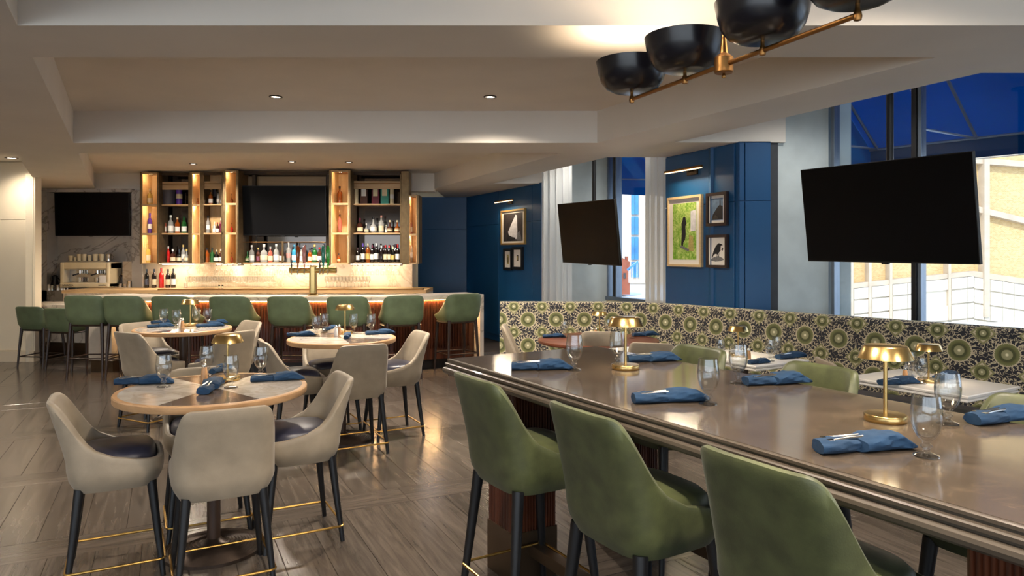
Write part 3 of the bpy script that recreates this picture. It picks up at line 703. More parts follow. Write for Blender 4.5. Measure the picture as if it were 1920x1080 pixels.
# televisions
def tv(name, W, ctr, yaw, tilt, roll, label, pole_top=None):
    H = W*0.565
    t = bpy.data.objects.new(name, None); COL.objects.link(t); t.location = ctr
    Mx = Matrix.Rotation(yaw, 4, 'Z') @ Matrix.Rotation(tilt, 4, 'X') @ Matrix.Rotation(-roll, 4, 'Y'); t.rotation_euler = Mx.to_euler()
    MB().rbox(-W/2, W/2, 0.0, 0.035, -H/2, H/2, 0.004).build('casing', 'bezel', t)
    MB().box(-W/2+.008, W/2-.008, -0.002, 0.0, -H/2+.012, H/2-.008).build('screen', 'screen', t)
    MB().rbox(-W*.3, W*.3, 0.035, 0.06, -H*.35, H*.3, 0.01).build('rear_housing', 'bezel', t)
    MB().box(-0.03, 0.03, 0.0, 0.02, -H/2-.012, -H/2).build('sensor', 'bezel', t)
    tag(t, label, 'television')
    if pole_top:
        q = MB().tube([(0, 0.1, 0), (0, 0.1, 0)], 0.001)
        Mi = t.matrix_basis.inverted() if False else (Matrix.Translation(ctr) @ Mx).inverted()
        c = Vector(ctr); back = (Mx @ Vector((0, 0.12, 0)))
        base = c+back; mb = MB(); mb.tube([Mi @ base, Mi @ Vector((base.x, base.y, pole_top))], 0.028, 10); mb.build('ceiling_pole', 'black_paint', t)
        mb = MB(); mb.tube([Mi @ Vector((base.x, base.y, pole_top-.02)), Mi @ Vector((base.x, base.y, pole_top))], 0.09, 16); mb.build('ceiling_plate', 'black_paint', t)
        mb = MB(); mb.box(-0.2, 0.2, 0.06, 0.12, -0.12, 0.12); mb.build('wall_bracket', 'black_paint', t)
    return t
D = math.radians
k = 1.44; tv('television', k, (2.046*k, 3.955*k, EYE+0.224*k), D(-60.4), D(7.9), D(-0.4), 'large black television hanging from the ceiling before the big right window', 3.43)
k = 1.50; tv('television', k, (0.670*k, 6.413*k, EYE+0.178*k), D(-65.6), D(6.5), D(-1.0), 'smaller looking black television hanging from the ceiling between the sheer curtains', 3.43)
c = PY(529, 395, 12.45); tv('television', 165/F*12.45, c, 0, D(3), 0, 'black television mounted in the middle of the bottle shelves')
c = PY(168.5, 400, 13.1); tv('television', 150/F*13.1, c, D(-2), D(2), 0, 'black television on the grey marble alcove above the coffee machine')

# bottle cabinets
def U(px, Y): return (px-CX)/F*Y
ZT, ZB = 3.10, 1.485
def niche(px0, px1, Y, dep, shelves, label, zt=ZT, zb=ZB, rz=0.0):
    xa, xb = U(px0, Y), U(px1, Y); w = xb-xa
    t = empty('display_niche', (xa, Y, 0), rz); tag(t, label, 'niche', 'lit display niches between the bottle shelves')
    e = 0.035
    MB().box(0, e, 0, dep, zb, zt).build('side_panel', 'bronze', t); MB().box(w-e, w, 0, dep, zb, zt).build('side_panel', 'bronze', t)
    MB().box(e, w-e, dep-.01, dep, zb, zt).build('back_panel', 'niche_wood', t)
    MB().box(e, e+.012, .01, dep-.01, zb, zt).build('lining', 'niche_wood', t); MB().box(w-e-.012, w-e, .01, dep-.01, zb, zt).build('lining', 'niche_wood', t)
    zz = [zb]+list(shelves)+[zt-.02]
    for z in zz: MB().box(e, w-e, 0, dep-.01, z-.0, z+.022).build('shelf', 'shelf_wood', t)
    for z in zz[1:]:
        MB().box(e, w-e, 0, .012, z-.014, z).build('shelf_lip', 'shelf_wood', t)
        MB().box(w/2-.03, w/2+.03, .02, .05, z-.010, z-.001).build('niche_light', 'glow_warm', t)
    return t
def shelves(px0, px1, Y, dep, zs_, label, back='mirror', top=True, zt=ZT, zb=ZB):
    xa, xb = U(px0, Y), U(px1, Y); w = xb-xa
    t = empty('bottle_shelving', (xa, Y, 0)); tag(t, label, 'shelving')
    for a in (0, w-.03): MB().rbox(a, a+.03, 0, 0.05, zb, zt, 0.004).build('upright', 'bronze', t)
    MB().box(0, w, dep-.01, dep, zb, zt).build('back_panel', back, t)
    for z in [zb]+list(zs_): MB().rbox(0, w, 0.0, dep-.01, z-.0, z+.026, 0.004).build('shelf', 'shelf_wood', t)
    if top:
        MB().rbox(0.03, w-.03, 0.02, 0.035, zt-.30, zt-.16, 0.003).build('valance_board', 'shelf_wood', t)
        MB().rbox(0, w, 0.0, 0.05, zt-.05, zt, 0.004).build('top_rail', 'bronze_dark', t)
        MB().tube([(0.03, 0.015, zt-.2), (w-.03, 0.015, zt-.2)], 0.006).build('gallery_rail', 'brass_dull', t)
    return t
s1, s2 = 2.515, 2.005
YA, YB2 = 12.55, 12.25
niche(262, 298, YA, 0.35, (s2, s1), 'leftmost lit niche with the gold and purple bottles')
shelves(298, 356, 12.65, 0.34, (s2, s1), 'narrow bottle shelving between the leftmost two lit niches')
niche(356, 379, YA, 0.35, (s2, s1), 'second lit niche from the left, narrow and nearly empty')
shelves(379, 418, 12.55, 0.34, (s2, s1), 'angled bottle shelving just left of the tall niche beside the television', 'niche_wood')
niche(418, 447, YB2, 0.5, (s2, s1), 'lit niche immediately left of the bar television')
niche(617, 657, YB2, 0.5, (s2, s1), 'lit niche immediately right of the bar television with amber decanter')
shelves(657, 753, 12.5, 0.36, (s2, s1), 'wide bottle shelving full of red wine and gift boxes at right')
niche(763, 785, 12.3, 0.45, (1.99,), 'rightmost lit niche, lower than the others, against the blue wall', zt=2.68, zb=1.49)
o = MB().rbox(0, .14, 0, .3, 1.48, 3.10, 0.01).build('shelf_post', 'bronze', None, (U(752, 12.4), 12.4, 0)); tag(o, 'bronze post closing the right end of the bottle shelves', 'post')
tb = empty('television_bay', (U(447, 12.5), 12.5, 0)); tag(tb, 'bronze framed bay behind the bar television with a bottle shelf', 'shelving')
w_ = U(617, 12.5)-U(447, 12.5)
MB().box(0, w_, 0.38, 0.4, ZB, ZT).build('back_panel', 'mirror', tb); MB().rbox(0, w_, -.05, 0.38, ZB, ZB+.028, .004).build('shelf', 'shelf_wood', tb)
MB().rbox(0, w_, 0.0, 0.1, ZT-.05, ZT, .004).build('top_rail', 'bronze_dark', tb)
for a in (0.22, w_-.07): MB().rbox(a, a+.06, 0.05, 0.12, ZB, ZT, .004).build('upright', 'bronze_dark', tb)
MB().box(0.02, w_-.02, 0.2, 0.22, ZT-.32, ZT-.06).build('valance_board', 'shelf_wood', tb)
MB().tube([(0.05, -0.04, EYE+(HY-454)*12.5/F), (w_-.05, -0.04, EYE+(HY-454)*12.5/F)], 0.006).build('gallery_rail', 'brass_dull', tb)
MB().rbox(w_/2-.02, w_/2+.01, -.06, -.03, ZB, ZB+.4, .004).build('upright', 'bronze', tb)
# LED strips below the shelving
for i, (a, c) in enumerate(((298, 356), (400, 446), (470, 612), (655, 750))):
    o = MB().box(U(a, 12.6), U(c, 12.6), 12.72, 12.75, ZB-.010, ZB-.003).build('light_strip', 'glow_strip'); tag(o, ('warm light strip under the left bottle shelves', 'warm light strip under the niche left of the television', 'warm light strip under the television bay', 'warm light strip under the right wine shelves')[i], 'light')

# ---------------- bottles
def bmat(name, col, rough=0.12, tr=0.0):
    m = mat(name, col, rough, spec=0.7, coat=0.4, var=0.05)
    if tr: m.node_tree.nodes['Principled BSDF'].inputs['Alpha'].default_value = 1-tr
for nme, col, tr in (('dark wine', S(20, 12, 14), 0), ('amber', S(150, 74, 20), .15), ('clear', S(200, 200, 196), .55), ('green', S(24, 92, 40), .15), ('gold', S(222, 184, 92), .1), ('purple', S(84, 50, 150), .1), ('red', S(190, 24, 22), .05), ('rose', S(180, 96, 80), .2), ('blue', S(60, 150, 190), .2), ('brown', S(72, 34, 22), .1), ('pink', S(216, 150, 140), .3), ('black', S(12, 12, 14), 0), ('teal', S(40, 128, 116), 0), ('maroon', S(92, 22, 44), 0), ('cream', S(222, 206, 168), 0), ('white', S(232, 228, 220), 0), ('charcoal', S(66, 64, 74), 0), ('lime green', S(60, 170, 50), 0)):
    bmat('b_'+nme, col, tr=tr)
PROF = {
 'wine': ([(0, 0), (.036, 0), (.038, .01), (.038, .19), (.030, .215), (.014, .24), (.0135, .285)], (.0385, .05, .14), (.0148, .25, .30)),
 'spirit': ([(0, 0), (.040, 0), (.042, .01), (.042, .15), (.034, .18), (.014, .20), (.013, .245)], (.0425, .03, .11), (.016, .235, .27)),
 'square': ([(0, 0), (.046, 0), (.048, .01), (.046, .12), (.036, .145), (.013, .16), (.013, .20)], (.0485, .03, .09), (.018, .195, .235)),
 'tall': ([(0, 0), (.030, 0), (.033, .01), (.036, .20), (.024, .235), (.013, .25), (.013, .30)], (.0372, .07, .15), (.0155, .285, .33)),
 'flask': ([(0, 0), (.03, 0), (.05, .02), (.055, .06), (.048, .10), (.018, .13), (.013, .16), (.013, .20)], (.054, .035, .08), (.017, .195, .23)),
}
BK = {}
def bottle(shape, col, lab, cap):
    key = (shape, col, lab, cap)
    if key in BK: return BK[key]
    prof, lb, cp = PROF[shape]
    t = MB().lathe(prof, 12).build('bottle', 'b_'+col); t['category'] = 'bottle'
    if lab: MB().lathe([(lb[0], lb[1]), (lb[0]+.0006, lb[1]), (lb[0]+.0006, lb[2]), (lb[0], lb[2])], 12, cap=False).build('bottle_label', 'b_'+lab, t)
    MB().lathe([(0.001, cp[1]), (cp[0], cp[1]), (cp[0], cp[2]), (0.001, cp[2])], 10).build('bottle_cap', 'b_'+cap, t)
    BK[key] = Kit(t); return BK[key]
HGT = {'wine': .30, 'spirit': .27, 'square': .235, 'tall': .33, 'flask': .23}
def bput(px, z, Y, hpx, shape, col, lab, cap, label, group):
    kt = bottle(shape, col, lab, cap); s = hpx*Y/F/HGT[shape]
    o = kt.put((U(px, Y), Y, z), random.uniform(0, 6), label, group); o.scale = (s*0.98, s*0.98, s)
def row(lst, z, Y, where, group):
    for i, (px, h, sh, col, lab, cap) in enumerate(lst):
        if len(lst) == 1: pos = 'only bottle'
        elif i == 0: pos = 'leftmost bottle'
        elif i == len(lst)-1: pos = 'rightmost bottle'
        else: pos = ORD[i]+' bottle from left'
        lb = ('with %s label' % lab) if lab else 'without label'
        bput(px, z, Y, h, sh, col, lab, cap, '%s %s, %s %s' % (col+' bottle', ('white label' if lab == 'white' else lab+' label') if lab else 'plain', pos.replace(' bottle', ''), where), group)
s0 = ZB+.024
row([(281, 30, 'spirit', 'gold', 'cream', 'cream')], s1+.024, 12.72, 'on top shelf of leftmost lit niche', 'bottles in the lit niches')
row([(281, 38, 'tall', 'purple', 'white', 'purple')], s2+.024, 12.72, 'on middle shelf of leftmost lit niche', 'bottles in the lit niches')
row([(277, 34, 'spirit', 'gold', 'cream', 'gold')], s0, 12.72, 'on bottom shelf of leftmost lit niche', 'bottles in the lit niches')
row([(307, 31, 'spirit', 'rose', 'white', 'white'), (320, 34, 'spirit', 'clear', 'white', 'white'), (332.5, 30, 'spirit', 'amber', 'white', 'cream'), (345, 31, 'spirit', 'green', 'white', 'green')], s2+.026, 12.8, 'on middle shelf between the two left niches', 'bottles on the left shelves')
row([(307, 34, 'tall', 'brown', None, 'white'), (315.5, 30, 'tall', 'red', None, 'white'), (324, 25, 'square', 'brown', 'cream', 'white'), (336, 24, 'square', 'black', 'cream', 'black'), (343.5, 33, 'tall', 'clear', 'white', 'gold'), (350, 25, 'flask', 'clear', 'cream', 'gold')], s0, 12.8, 'on bottom shelf between the two left niches', 'bottles on the left shelves')
row([(371, 12, 'flask', 'amber', None, 'brown')], s1+.024, 12.72, 'on top shelf of second lit niche', 'bottles in the lit niches')
row([(395, 27, 'spirit', 'amber', 'white', 'brown'), (409, 24, 'tall', 'clear', 'white', 'black'), (415, 20, 'tall', 'clear', 'white', 'white')], s1+.026, 12.72, 'on top shelf left of the tall niche', 'bottles on the angled shelves')
row([(390, 33, 'tall', 'clear', 'white', 'black'), (402, 21, 'spirit', 'clear', 'white', 'cream'), (408, 20, 'spirit', 'brown', 'white', 'red'), (414, 28, 'tall', 'maroon', None, 'cream')], s2+.026, 12.72, 'on middle shelf left of the tall niche', 'bottles on the angled shelves')
row([(388, 27, 'spirit', 'amber', None, 'black'), (398, 27, 'spirit', 'green', None, 'black'), (406, 24, 'square', 'black', 'white', 'cream'), (414.5, 25, 'spirit', 'brown', 'white', 'white')], s0, 12.72, 'on bottom shelf left of the tall niche', 'bottles on the angled shelves')
for z, wh, c in ((s1+.024, 'top', 'amber'), (s2+.024, 'middle', 'red'), (s0, 'bottom', 'rose')):
    row([(433, 19, 'flask', c, None, 'brown')], z, 12.5, 'on %s shelf of niche left of the television' % wh, 'bottles in the lit niches')
row([(637, 33, 'spirit', 'amber', None, 'brown')], s1+.024, 12.5, 'on top shelf of niche right of the television', 'bottles in the lit niches')
row([(637, 35, 'tall', 'rose', 'rose', 'brown')], s2+.024, 12.5, 'on middle shelf of niche right of the television', 'bottles in the lit niches')
row([(635, 17, 'square', 'amber', 'cream', 'brown')], s0, 12.5, 'on bottom shelf of niche right of the television', 'bottles in the lit niches')
row([(464, 20, 'flask', 'green', 'cream', 'green'), (472, 32, 'spirit', 'clear', 'white', 'white'), (484, 27, 'spirit', 'brown', 'maroon', 'gold'), (495, 34, 'square', 'clear', 'cream', 'white'), (507, 29, 'spirit', 'rose', 'cream', 'white'), (518, 34, 'spirit', 'clear', 'white', 'white'), (528, 29, 'spirit', 'brown', 'white', 'black'), (541, 38, 'tall', 'clear', 'pink', 'clear'), (552, 33, 'spirit', 'blue', 'white', 'blue'), (565, 28, 'spirit', 'clear', 'white', 'black'), (581, 26, 'spirit', 'amber', 'cream', 'black'), (590, 33, 'spirit', 'green', 'cream', 'gold'), (599, 28, 'spirit', 'brown', 'white', 'red'), (608, 34, 'tall', 'clear', 'white', 'black')], ZB+.03, 12.55, 'on shelf below the bar television', 'bottles below the bar television')
row([(664, 20, 'tall', 'brown', None, 'brown'), (675, 28, 'square', 'brown', 'cream', 'maroon'), (687, 18, 'flask', 'clear', 'cream', 'white'), (700, 30, 'flask', 'clear', 'white', 'black'), (715, 33, 'spirit', 'clear', 'cream', 'pink'), (724, 15, 'spirit', 'clear', 'white', 'cream'), (731, 24, 'flask', 'brown', 'cream', 'cream'), (745, 24, 'flask', 'amber', 'cream', 'cream')], s2+.026, 12.66, 'on middle shelf of the right shelving', 'bottles on the right shelving')
wl_ = [(662, 30, 'wine', 'black', 'white', 'maroon'), (671, 28, 'wine', 'dark wine', 'white', 'brown'), (680.5, 36, 'wine', 'dark wine', 'white', 'purple'), (690, 36, 'wine', 'amber', 'gold', 'cream'), (698, 33, 'wine', 'dark wine', 'white', 'maroon'), (705.5, 36, 'wine', 'black', 'white', 'white'), (715, 32, 'wine', 'dark wine', None, 'white'), (723, 33, 'wine', 'dark wine', 'cream', 'red'), (730, 33, 'wine', 'dark wine', 'cream', 'red'), (737, 30, 'wine', 'black', 'gold', 'cream'), (746, 34, 'wine', 'dark wine', 'white', 'red')]
row(wl_, s0, 12.62, 'on bottom wine shelf at right', 'wine bottles on the right shelving')
row([(667, 24, 'wine', 'dark wine', 'white', 'red'), (686, 30, 'wine', 'black', 'cream', 'purple'), (701.5, 30, 'wine', 'dark wine', None, 'maroon'), (719, 32, 'wine', 'black', 'white', 'red'), (741.5, 34, 'wine', 'dark wine', 'white', 'maroon')], s0, 12.76, 'in the back row of the right wine shelf', 'wine bottles on the right shelving')
row([(769, 30, 'spirit', 'pink', 'white', 'brown')], 2.014, 12.45, 'on upper shelf of rightmost lit niche', 'bottles in the lit niches')
row([(770, 42, 'tall', 'clear', 'white', 'clear')], 1.514, 12.45, 'on lower shelf of rightmost lit niche', 'bottles in the lit niches')
CW = 1.055
row([(275, 35, 'wine', 'black', 'charcoal', 'black'), (289, 35, 'wine', 'dark wine', 'cream', 'black'), (302.5, 37, 'wine', 'red', 'red', 'red'), (315, 35, 'wine', 'dark wine', 'cream', 'black'), (325, 36, 'wine', 'black', 'white', 'black')], CW, 12.75, 'standing on the back counter left', 'wine bottles on the back counter')
def gift(px, z, Y, w, h, col, rd, label, band='cream'):
    x = U(px, Y); W_, H_ = w*Y/F/2, h*Y/F
    t = empty('gift_box', (x, Y, z)); tag(t, label, 'gift box', 'gift boxes on the top shelves')
    if rd:
        MB().lathe([(0, 0), (W_, 0), (W_, H_*.96)], 20).build('tube', 'b_'+col, t); MB().lathe([(W_*1.04, H_*.86), (W_*1.04, H_), (0, H_)], 20).build('lid', 'b_'+col, t); MB().lathe([(W_*1.01, H_*.35), (W_*1.01, H_*.6)], 20, cap=False).build('printed_band', 'b_'+band, t)
    else:
        MB().rbox(-W_, W_, -W_*.8, W_*.8, 0, H_, .004).build('carton', 'b_'+col, t); MB().box(-W_*.6, W_*.6, -W_*.8-.002, -W_*.8, H_*.45, H_*.85).build('printed_panel', 'b_'+band, t)
        MB().box(-W_*1.0, W_*1.0, -W_*.8-.001, W_*.8, H_*.97, H_*1.0).build('lid_flap', 'b_'+col, t)
gift(317, s1+.026, 12.8, 24, 27, 'charcoal', True, 'wide charcoal gift tin on the top shelf at left', 'charcoal')
gift(336, s1+.026, 12.78, 11, 33, 'purple', True, 'tall purple gift tube beside the charcoal tin')
gift(404, s1+.026, 12.84, 9, 34, 'black', False, 'tall black carton on the angled top shelf', 'charcoal')
gift(667, s1+.026, 12.66, 11, 28, 'cream', True, 'cream gift tube leftmost on the right top shelf')
gift(683, s1+.026, 12.66, 14, 33, 'brown', False, 'dark brown whisky carton beside the cream tube', 'white')
gift(705, s1+.026, 12.66, 14, 33, 'maroon', False, 'maroon whisky carton in the middle of the right top shelf')
gift(722, s1+.026, 12.66, 15, 34, 'teal', False, 'teal whisky carton on the right top shelf')
gift(735, s1+.026, 12.66, 8, 31, 'cream', True, 'slim cream gift tube right of the teal carton', 'white')

# bar glassware
gb = MB().lathe([(0, 0), (.03, 0), (.03, .003), (.004, .008), (.004, .07), (.02, .085), (.034, .12), (.032, .165), (.028, .19)], 10, cap=False).build('wine_glass', 'clear_glass'); gb['category'] = 'glass'
gk = Kit(gb)
for r_ in range(2):
    for i in range(26):
        px = 352+i*6.4
        if 515 < px < 520: continue
        gk.put((U(px, 12.5+r_*.22)+r_*.03, 12.5+r_*.22, CW+(0.02)), 0, 'clear stemmed glass in the %s row on the back counter left of the beer tower' % (('front', 'back')[r_]), 'stemmed glasses, %s row left of beer tower' % ('front', 'back')[r_])
for r_ in range(2):
    for i in range(13):
        px = 612+i*6.6
        gk.put((U(px, 12.5+r_*.22), 12.5+r_*.22, CW+.02), 0, 'clear stemmed glass in the %s row on the back counter right of the beer tower' % (('front', 'back')[r_]), 'stemmed glasses, %s row right of beer tower' % ('front', 'back')[r_])
hb = MB().lathe([(0, 0), (.03, 0), (.03, -.003), (.004, -.008), (.004, -.06), (.02, -.075), (.036, -.11), (.034, -.15), (.03, -.17)], 10, cap=False).build('hanging_glass', 'clear_glass'); hb['category'] = 'glass'
hk = Kit(hb)
for a, c, wh in ((405, 446, 'left of the television'), (470, 612, 'under the television bay'), (660, 750, 'under the right wine shelves')):
    px = a
    while px < c:
        hk.put((U(px, 12.55), 12.55, ZB-.03), 0, 'upturned stemmed glass hanging in the rack '+wh, 'glasses hanging '+wh); px += 9.5
    o = empty('glass_rack', (U(a, 12.5), 12.5, ZB-.03)); tag(o, 'slim metal glass rack '+wh, 'rack')
    wd = U(c, 12.5)-U(a, 12.5); n_ = int((c-a)/9.5)
    for i in range(n_+1): MB().box(i*wd/n_, i*wd/n_+.012, 0, .25, 0.0, .025).build('rack_rail', 'bronze_dark', o)

# beer tower on the bar
bt = empty('beer_tower', (U(587, 10.25), 10.25, 1.07)); tag(bt, 'brass T-shaped beer tower standing on the bar with colourful tap handles', 'beer tower')
hz = (557-511)/F*10.25-0.0
MB().lathe([(0, 0), (.075, 0), (.075, .012), (.05, .02)], 24).build('base_flange', 'brass', bt)
MB().rbox(-.05, .05, -.05, .05, 0.01, .425, .03, seg=5).build('column', 'brass', bt)
MB().tube([(-.335, 0, .36), (.335, 0, .36)], .043, 20).build('crossbar', 'brass', bt)
for i, (px, hc) in enumerate(((550, 'black'), (562, 'amber'), (574, 'pink'), (603, 'black'), (609, 'teal'), (618, 'lime green'))):
    x = (px-587)/F*10.25; tp = MB().tube([(x, -.045, .37), (x, -.09, .37), (x, -.10, .30)], .009, 8).build('tap', 'steel', bt)
    MB().lathe([(0, .0), (.009, .0), (.012, .04), (.026 if hc != 'black' else .012, .12), (.028 if hc != 'black' else .012, .26 if hc != 'black' else .10), (.018, .31 if hc != 'black' else .11), (0, .33 if hc != 'black' else .112)], 12, (x, -.09, .39)).build('tap_handle', 'b_'+hc, tp)

# coffee machine
em = empty('coffee_machine', (U(171, 12.95), 12.95, 1.0)); tag(em, 'cream and steel two-group espresso machine in the marble alcove', 'coffee machine')
mat('cream_enamel', S(232, 214, 176), 0.3, var=0.03)
w_ = 92/F*12.95; h_ = 47/F*12.95; zf = .055
MB().rbox(-w_/2, w_/2, -.18, .22, zf+h_*.72, zf+h_, .03).build('top_housing', 'cream_enamel', em)
MB().rbox(-w_/2, w_/2, -.22, .22, zf, zf+h_*.2, .03).build('drip_tray', 'cream_enamel', em)
MB().rbox(-w_/2, -w_/2+.06, -.2, .22, zf, zf+h_, .02).build('side_panel', 'cream_enamel', em); MB().rbox(w_/2-.06, w_/2, -.2, .22, zf, zf+h_, .02).build('side_panel', 'cream_enamel', em)
MB().box(-w_/2+.05, w_/2-.05, .0, .2, zf+.05, zf+h_-.05).build('back_plate', 'steel', em)
for x in (-.16, .16):
    g_ = MB().lathe([(0, 0), (.045, 0), (.045, .06), (0, .06)], 16, (x, -.07, zf+h_*.55)).build('group_head', 'steel', em)
    MB().tube([(x, -.1, zf+h_*.55), (x, -.27, zf+h_*.5)], .014, 8).build('portafilter_handle', 'black_paint', g_)
    MB().lathe([(0, 0), (.05, 0), (.055, .09), (.05, .09), (.046, .01)], 16, (x, -.08, zf+h_*.2)).build('milk_jug', 'steel', em)
MB().box(.27, .38, -.21, -.2, zf+.09, zf+.22).build('control_card', 'white_lacquer', em)
for x in (-w_/2+.08, w_/2-.08):
    MB().lathe([(.02, 0), (.016, zf)], 12, (x, -.1, 0)).build('foot', 'steel', em)
    MB().lathe([(.02, 0), (.016, zf)], 12, (x, .15, 0)).build('foot', 'steel', em)
MB().box(-w_/2+.1, w_/2-.1, -.14, .16, zf+h_, zf+h_+.02).build('cup_rail', 'steel', em)
def text(parent, s, size, loc, m, rot=(PI/2, 0, 0), name='lettering'):
    cu = bpy.data.curves.new('t', 'FONT'); cu.body = s; cu.size = size; cu.extrude = 0.0015; cu.align_x = 'CENTER'
    o = bpy.data.objects.new('t', cu); COL.objects.link(o); dg = bpy.context.evaluated_depsgraph_get(); me = bpy.data.meshes.new_from_object(o.evaluated_get(dg))
    bpy.data.objects.remove(o); me.materials.clear(); me.materials.append(M[m]); q = bpy.data.objects.new(name, me); COL.objects.link(q); q.parent = parent; q.location = loc; q.rotation_euler = rot; return q
text(em, 'LAVAZZA', .045, (-w_/2+.16, -.223, zf+.03), 'black_paint'); text(em, 'LAVAZZA', .03, (w_/2-.12, -.223, zf+.035), 'black_paint')
for i, (px, h, w2) in enumerate(((133, 10, 9), (141, 7, 5), (149, 13, 9), (158, 13, 9), (168, 11, 8), (179, 13, 10), (191, 13, 9))):
    Y = 12.98; o = MB().lathe([(0, 0), (w2*Y/F/2*.8, 0), (w2*Y/F/2, h*Y/F), (w2*Y/F/2*.9, h*Y/F), (w2*Y/F/2*.7, .01), (0, .01)], 14, cap=False).build('stacked_cups', 'cream_enamel', None, (U(px, Y), Y, 1.0+zf+h_+.021))
    tag(o, 'cream cup on top of the coffee machine, %s from left' % ORD[i], 'cup', 'cups on the coffee machine')
o = MB().lathe([(0, 0), (.05, 0), (.045, .11), (.055, .13), (.05, .13), (.04, .01), (0, .01)], 14, cap=False).build('milk_pitcher', 'steel', None, (U(204, 12.98), 12.98, 1.0+zf+h_+.021)); MB().tube([(.04, 0, .1), (.08, 0, .09), (.08, 0, .04), (.045, 0, .03)], .005).build('handle', 'steel', o); tag(o, 'steel milk pitcher on the right end of the coffee machine top', 'pitcher')
for i, (px, r, h, m) in enumerate(((92, .035, .11, 'steel'), (98, .03, .09, 'steel'), (109, .035, .10, 'steel'), (116, .035, .12, 'steel'), (121, .03, .09, 'steel'), (226, .045, .12, 'steel'), (235, .04, .12, 'steel'), (243, .045, .17, 'steel'))):
    Y = 12.92; o = MB().lathe([(0, 0), (r, 0), (r*.9, h*.8), (r, h), (r*.9, h), (r*.7, .01), (0, .01)], 14, cap=False).build('small_jug', m, None, (U(px, Y), Y, 1.0)); MB().tube([(r*.9, 0, h*.8), (r*1.6, 0, h*.7), (r*1.6, 0, h*.3), (r*.9, 0, h*.2)], .004).build('handle', m, o)
    tag(o, 'small steel jug beside the coffee machine, %s from left' % ORD[i], 'jug', 'steel jugs beside the coffee machine')
for px, nme, lb in ((103, 'kettle', 'black kettle left of the coffee machine'), (229, 'coffee_grinder', 'dark brown coffee grinder right of the coffee machine')):
    Y = 13.05; o = MB().lathe([(0, 0), (.07, 0), (.065, .12), (.04, .2), (.05, .25), (.02, .28), (0, .28)], 18).build(nme, 'black_paint' if nme == 'kettle' else 'espresso_wood', None, (U(px, Y), Y, 1.0)); MB().tube([(.05, 0, .22), (.1, 0, .18), (.1, 0, .1), (.065, 0, .07)], .009).build('handle', 'black_paint', o)
    MB().lathe([(0.0, .28), (.015, .28), (.018, .30), (0, .31)], 12).build('lid_knob', 'steel', o); tag(o, lb, 'kettle' if nme == 'kettle' else 'grinder')
o = MB().lathe([(0, 0), (.03, 0), (.033, .09), (.03, .09), (.027, .006), (0, .006)], 12, cap=False).build('tumbler', 'clear_glass', None, (U(348, 12.7), 12.7, CW)); tag(o, 'single clear tumbler right of the five wine bottles', 'glass')
for i, px in enumerate((411, 417)):
    o = MB().lathe([(0, 0), (.016, 0), (.016, .06), (.012, .075), (0, .075)], 10).build('bitters_bottle', 'b_black', None, (U(px, 12.3), 12.3, CW+.0)); MB().lathe([(.0165, .02), (.0165, .05)], 10, cap=False).build('bottle_label', 'b_cream', o); tag(o, '%s tiny black bitters bottle in front of the stemmed glasses' % ('left', 'right')[i], 'bottle')

# ================================================================== CHAIRS
def sgn(v): return (v > 0)-(v < 0)
def shell(w, d, zb, zs, zrf, zrb, zt, lean, fall, ex, th, taper, NN=64, se=4.4, tuck=0.84):
    a, bb = w/2, d/2; vs = []; fs = []; rings = []
    nO, nL, nI = 10, 4, 6
    for i in range(NN):
        t = 2*PI*i/NN; cx_, sy_ = math.cos(t), math.sin(t)
        ux = sgn(cx_)*abs(cx_)**(2/se); uy = sgn(sy_)*abs(sy_)**(2/se)
        s_ = (uy*bb+bb); rim = zrb+(zrf-zrb)*min(1, s_/d)
        h = rim+(zt-rim)/(1+(s_/fall)**ex)
        def pt(off, z):
            x = ux*(a-off); y = uy*(bb-off)
            tb = min(1, max(0, (z-zb)/0.10)); sc = tuck+(1-tuck)*math.sin(PI/2*tb)
            x *= sc; y *= sc
            tt = max(0, (z-zs+0.06)/(zt-zs+0.06)); y -= lean*tt**1.15*(1 if uy < 0.6 else 0.0)*max(0, min(1, (0.6-uy)/0.5)); x *= 1-taper*tt
            return (x, y, z)
        col = [(0, 0, zb)]
        for k_ in range(nO): q = k_/(nO-1); col.append(pt(0, zb+(h-th*0.5-zb)*q))
        for k_ in range(1, nL): q = PI*k_/nL; col.append(pt(th/2-th/2*math.cos(q), h-th*.5+th*.5*math.sin(q)))
        zi = zrf-0.045
        for k_ in range(nI): q = k_/(nI-1); col.append(pt(th, (h-th*.5)+(zi-(h-th*.5))*q))
        col.append((0, 0, zi)); rings.append(col)
    n = len(rings[0])
    for c in rings: vs += c
    for i in range(NN):
        j = (i+1) % NN
        for k_ in range(n-1): fs.append((i*n+k_, j*n+k_, j*n+k_+1, i*n+k_+1))
    return MB().add(vs, fs, True)
def cushion(w, d, z0, z1, dome, se=3.6, NN=40, yc=0.0):
    vs = []; fs = []; prof = [(0, z0), (.92, z0), (.98, z0+.012), (1.0, (z0+z1)/2), (.97, z1-.008), (.88, z1+dome*.35), (.6, z1+dome*.8), (.3, z1+dome), (0, z1+dome)]
    for i in range(NN):
        t = 2*PI*i/NN; c_, s_ = math.cos(t), math.sin(t); ux = sgn(c_)*abs(c_)**(2/se)*w/2; uy = sgn(s_)*abs(s_)**(2/se)*d/2
        for r, z in prof: vs.append((ux*r, uy*r+yc, z))
    n = len(prof)
    for i in range(NN):
        j = (i+1) % NN
        for k_ in range(n-1): fs.append((i*n+k_, j*n+k_, j*n+k_+1, i*n+k_+1))
    return MB().add(vs, fs, True)
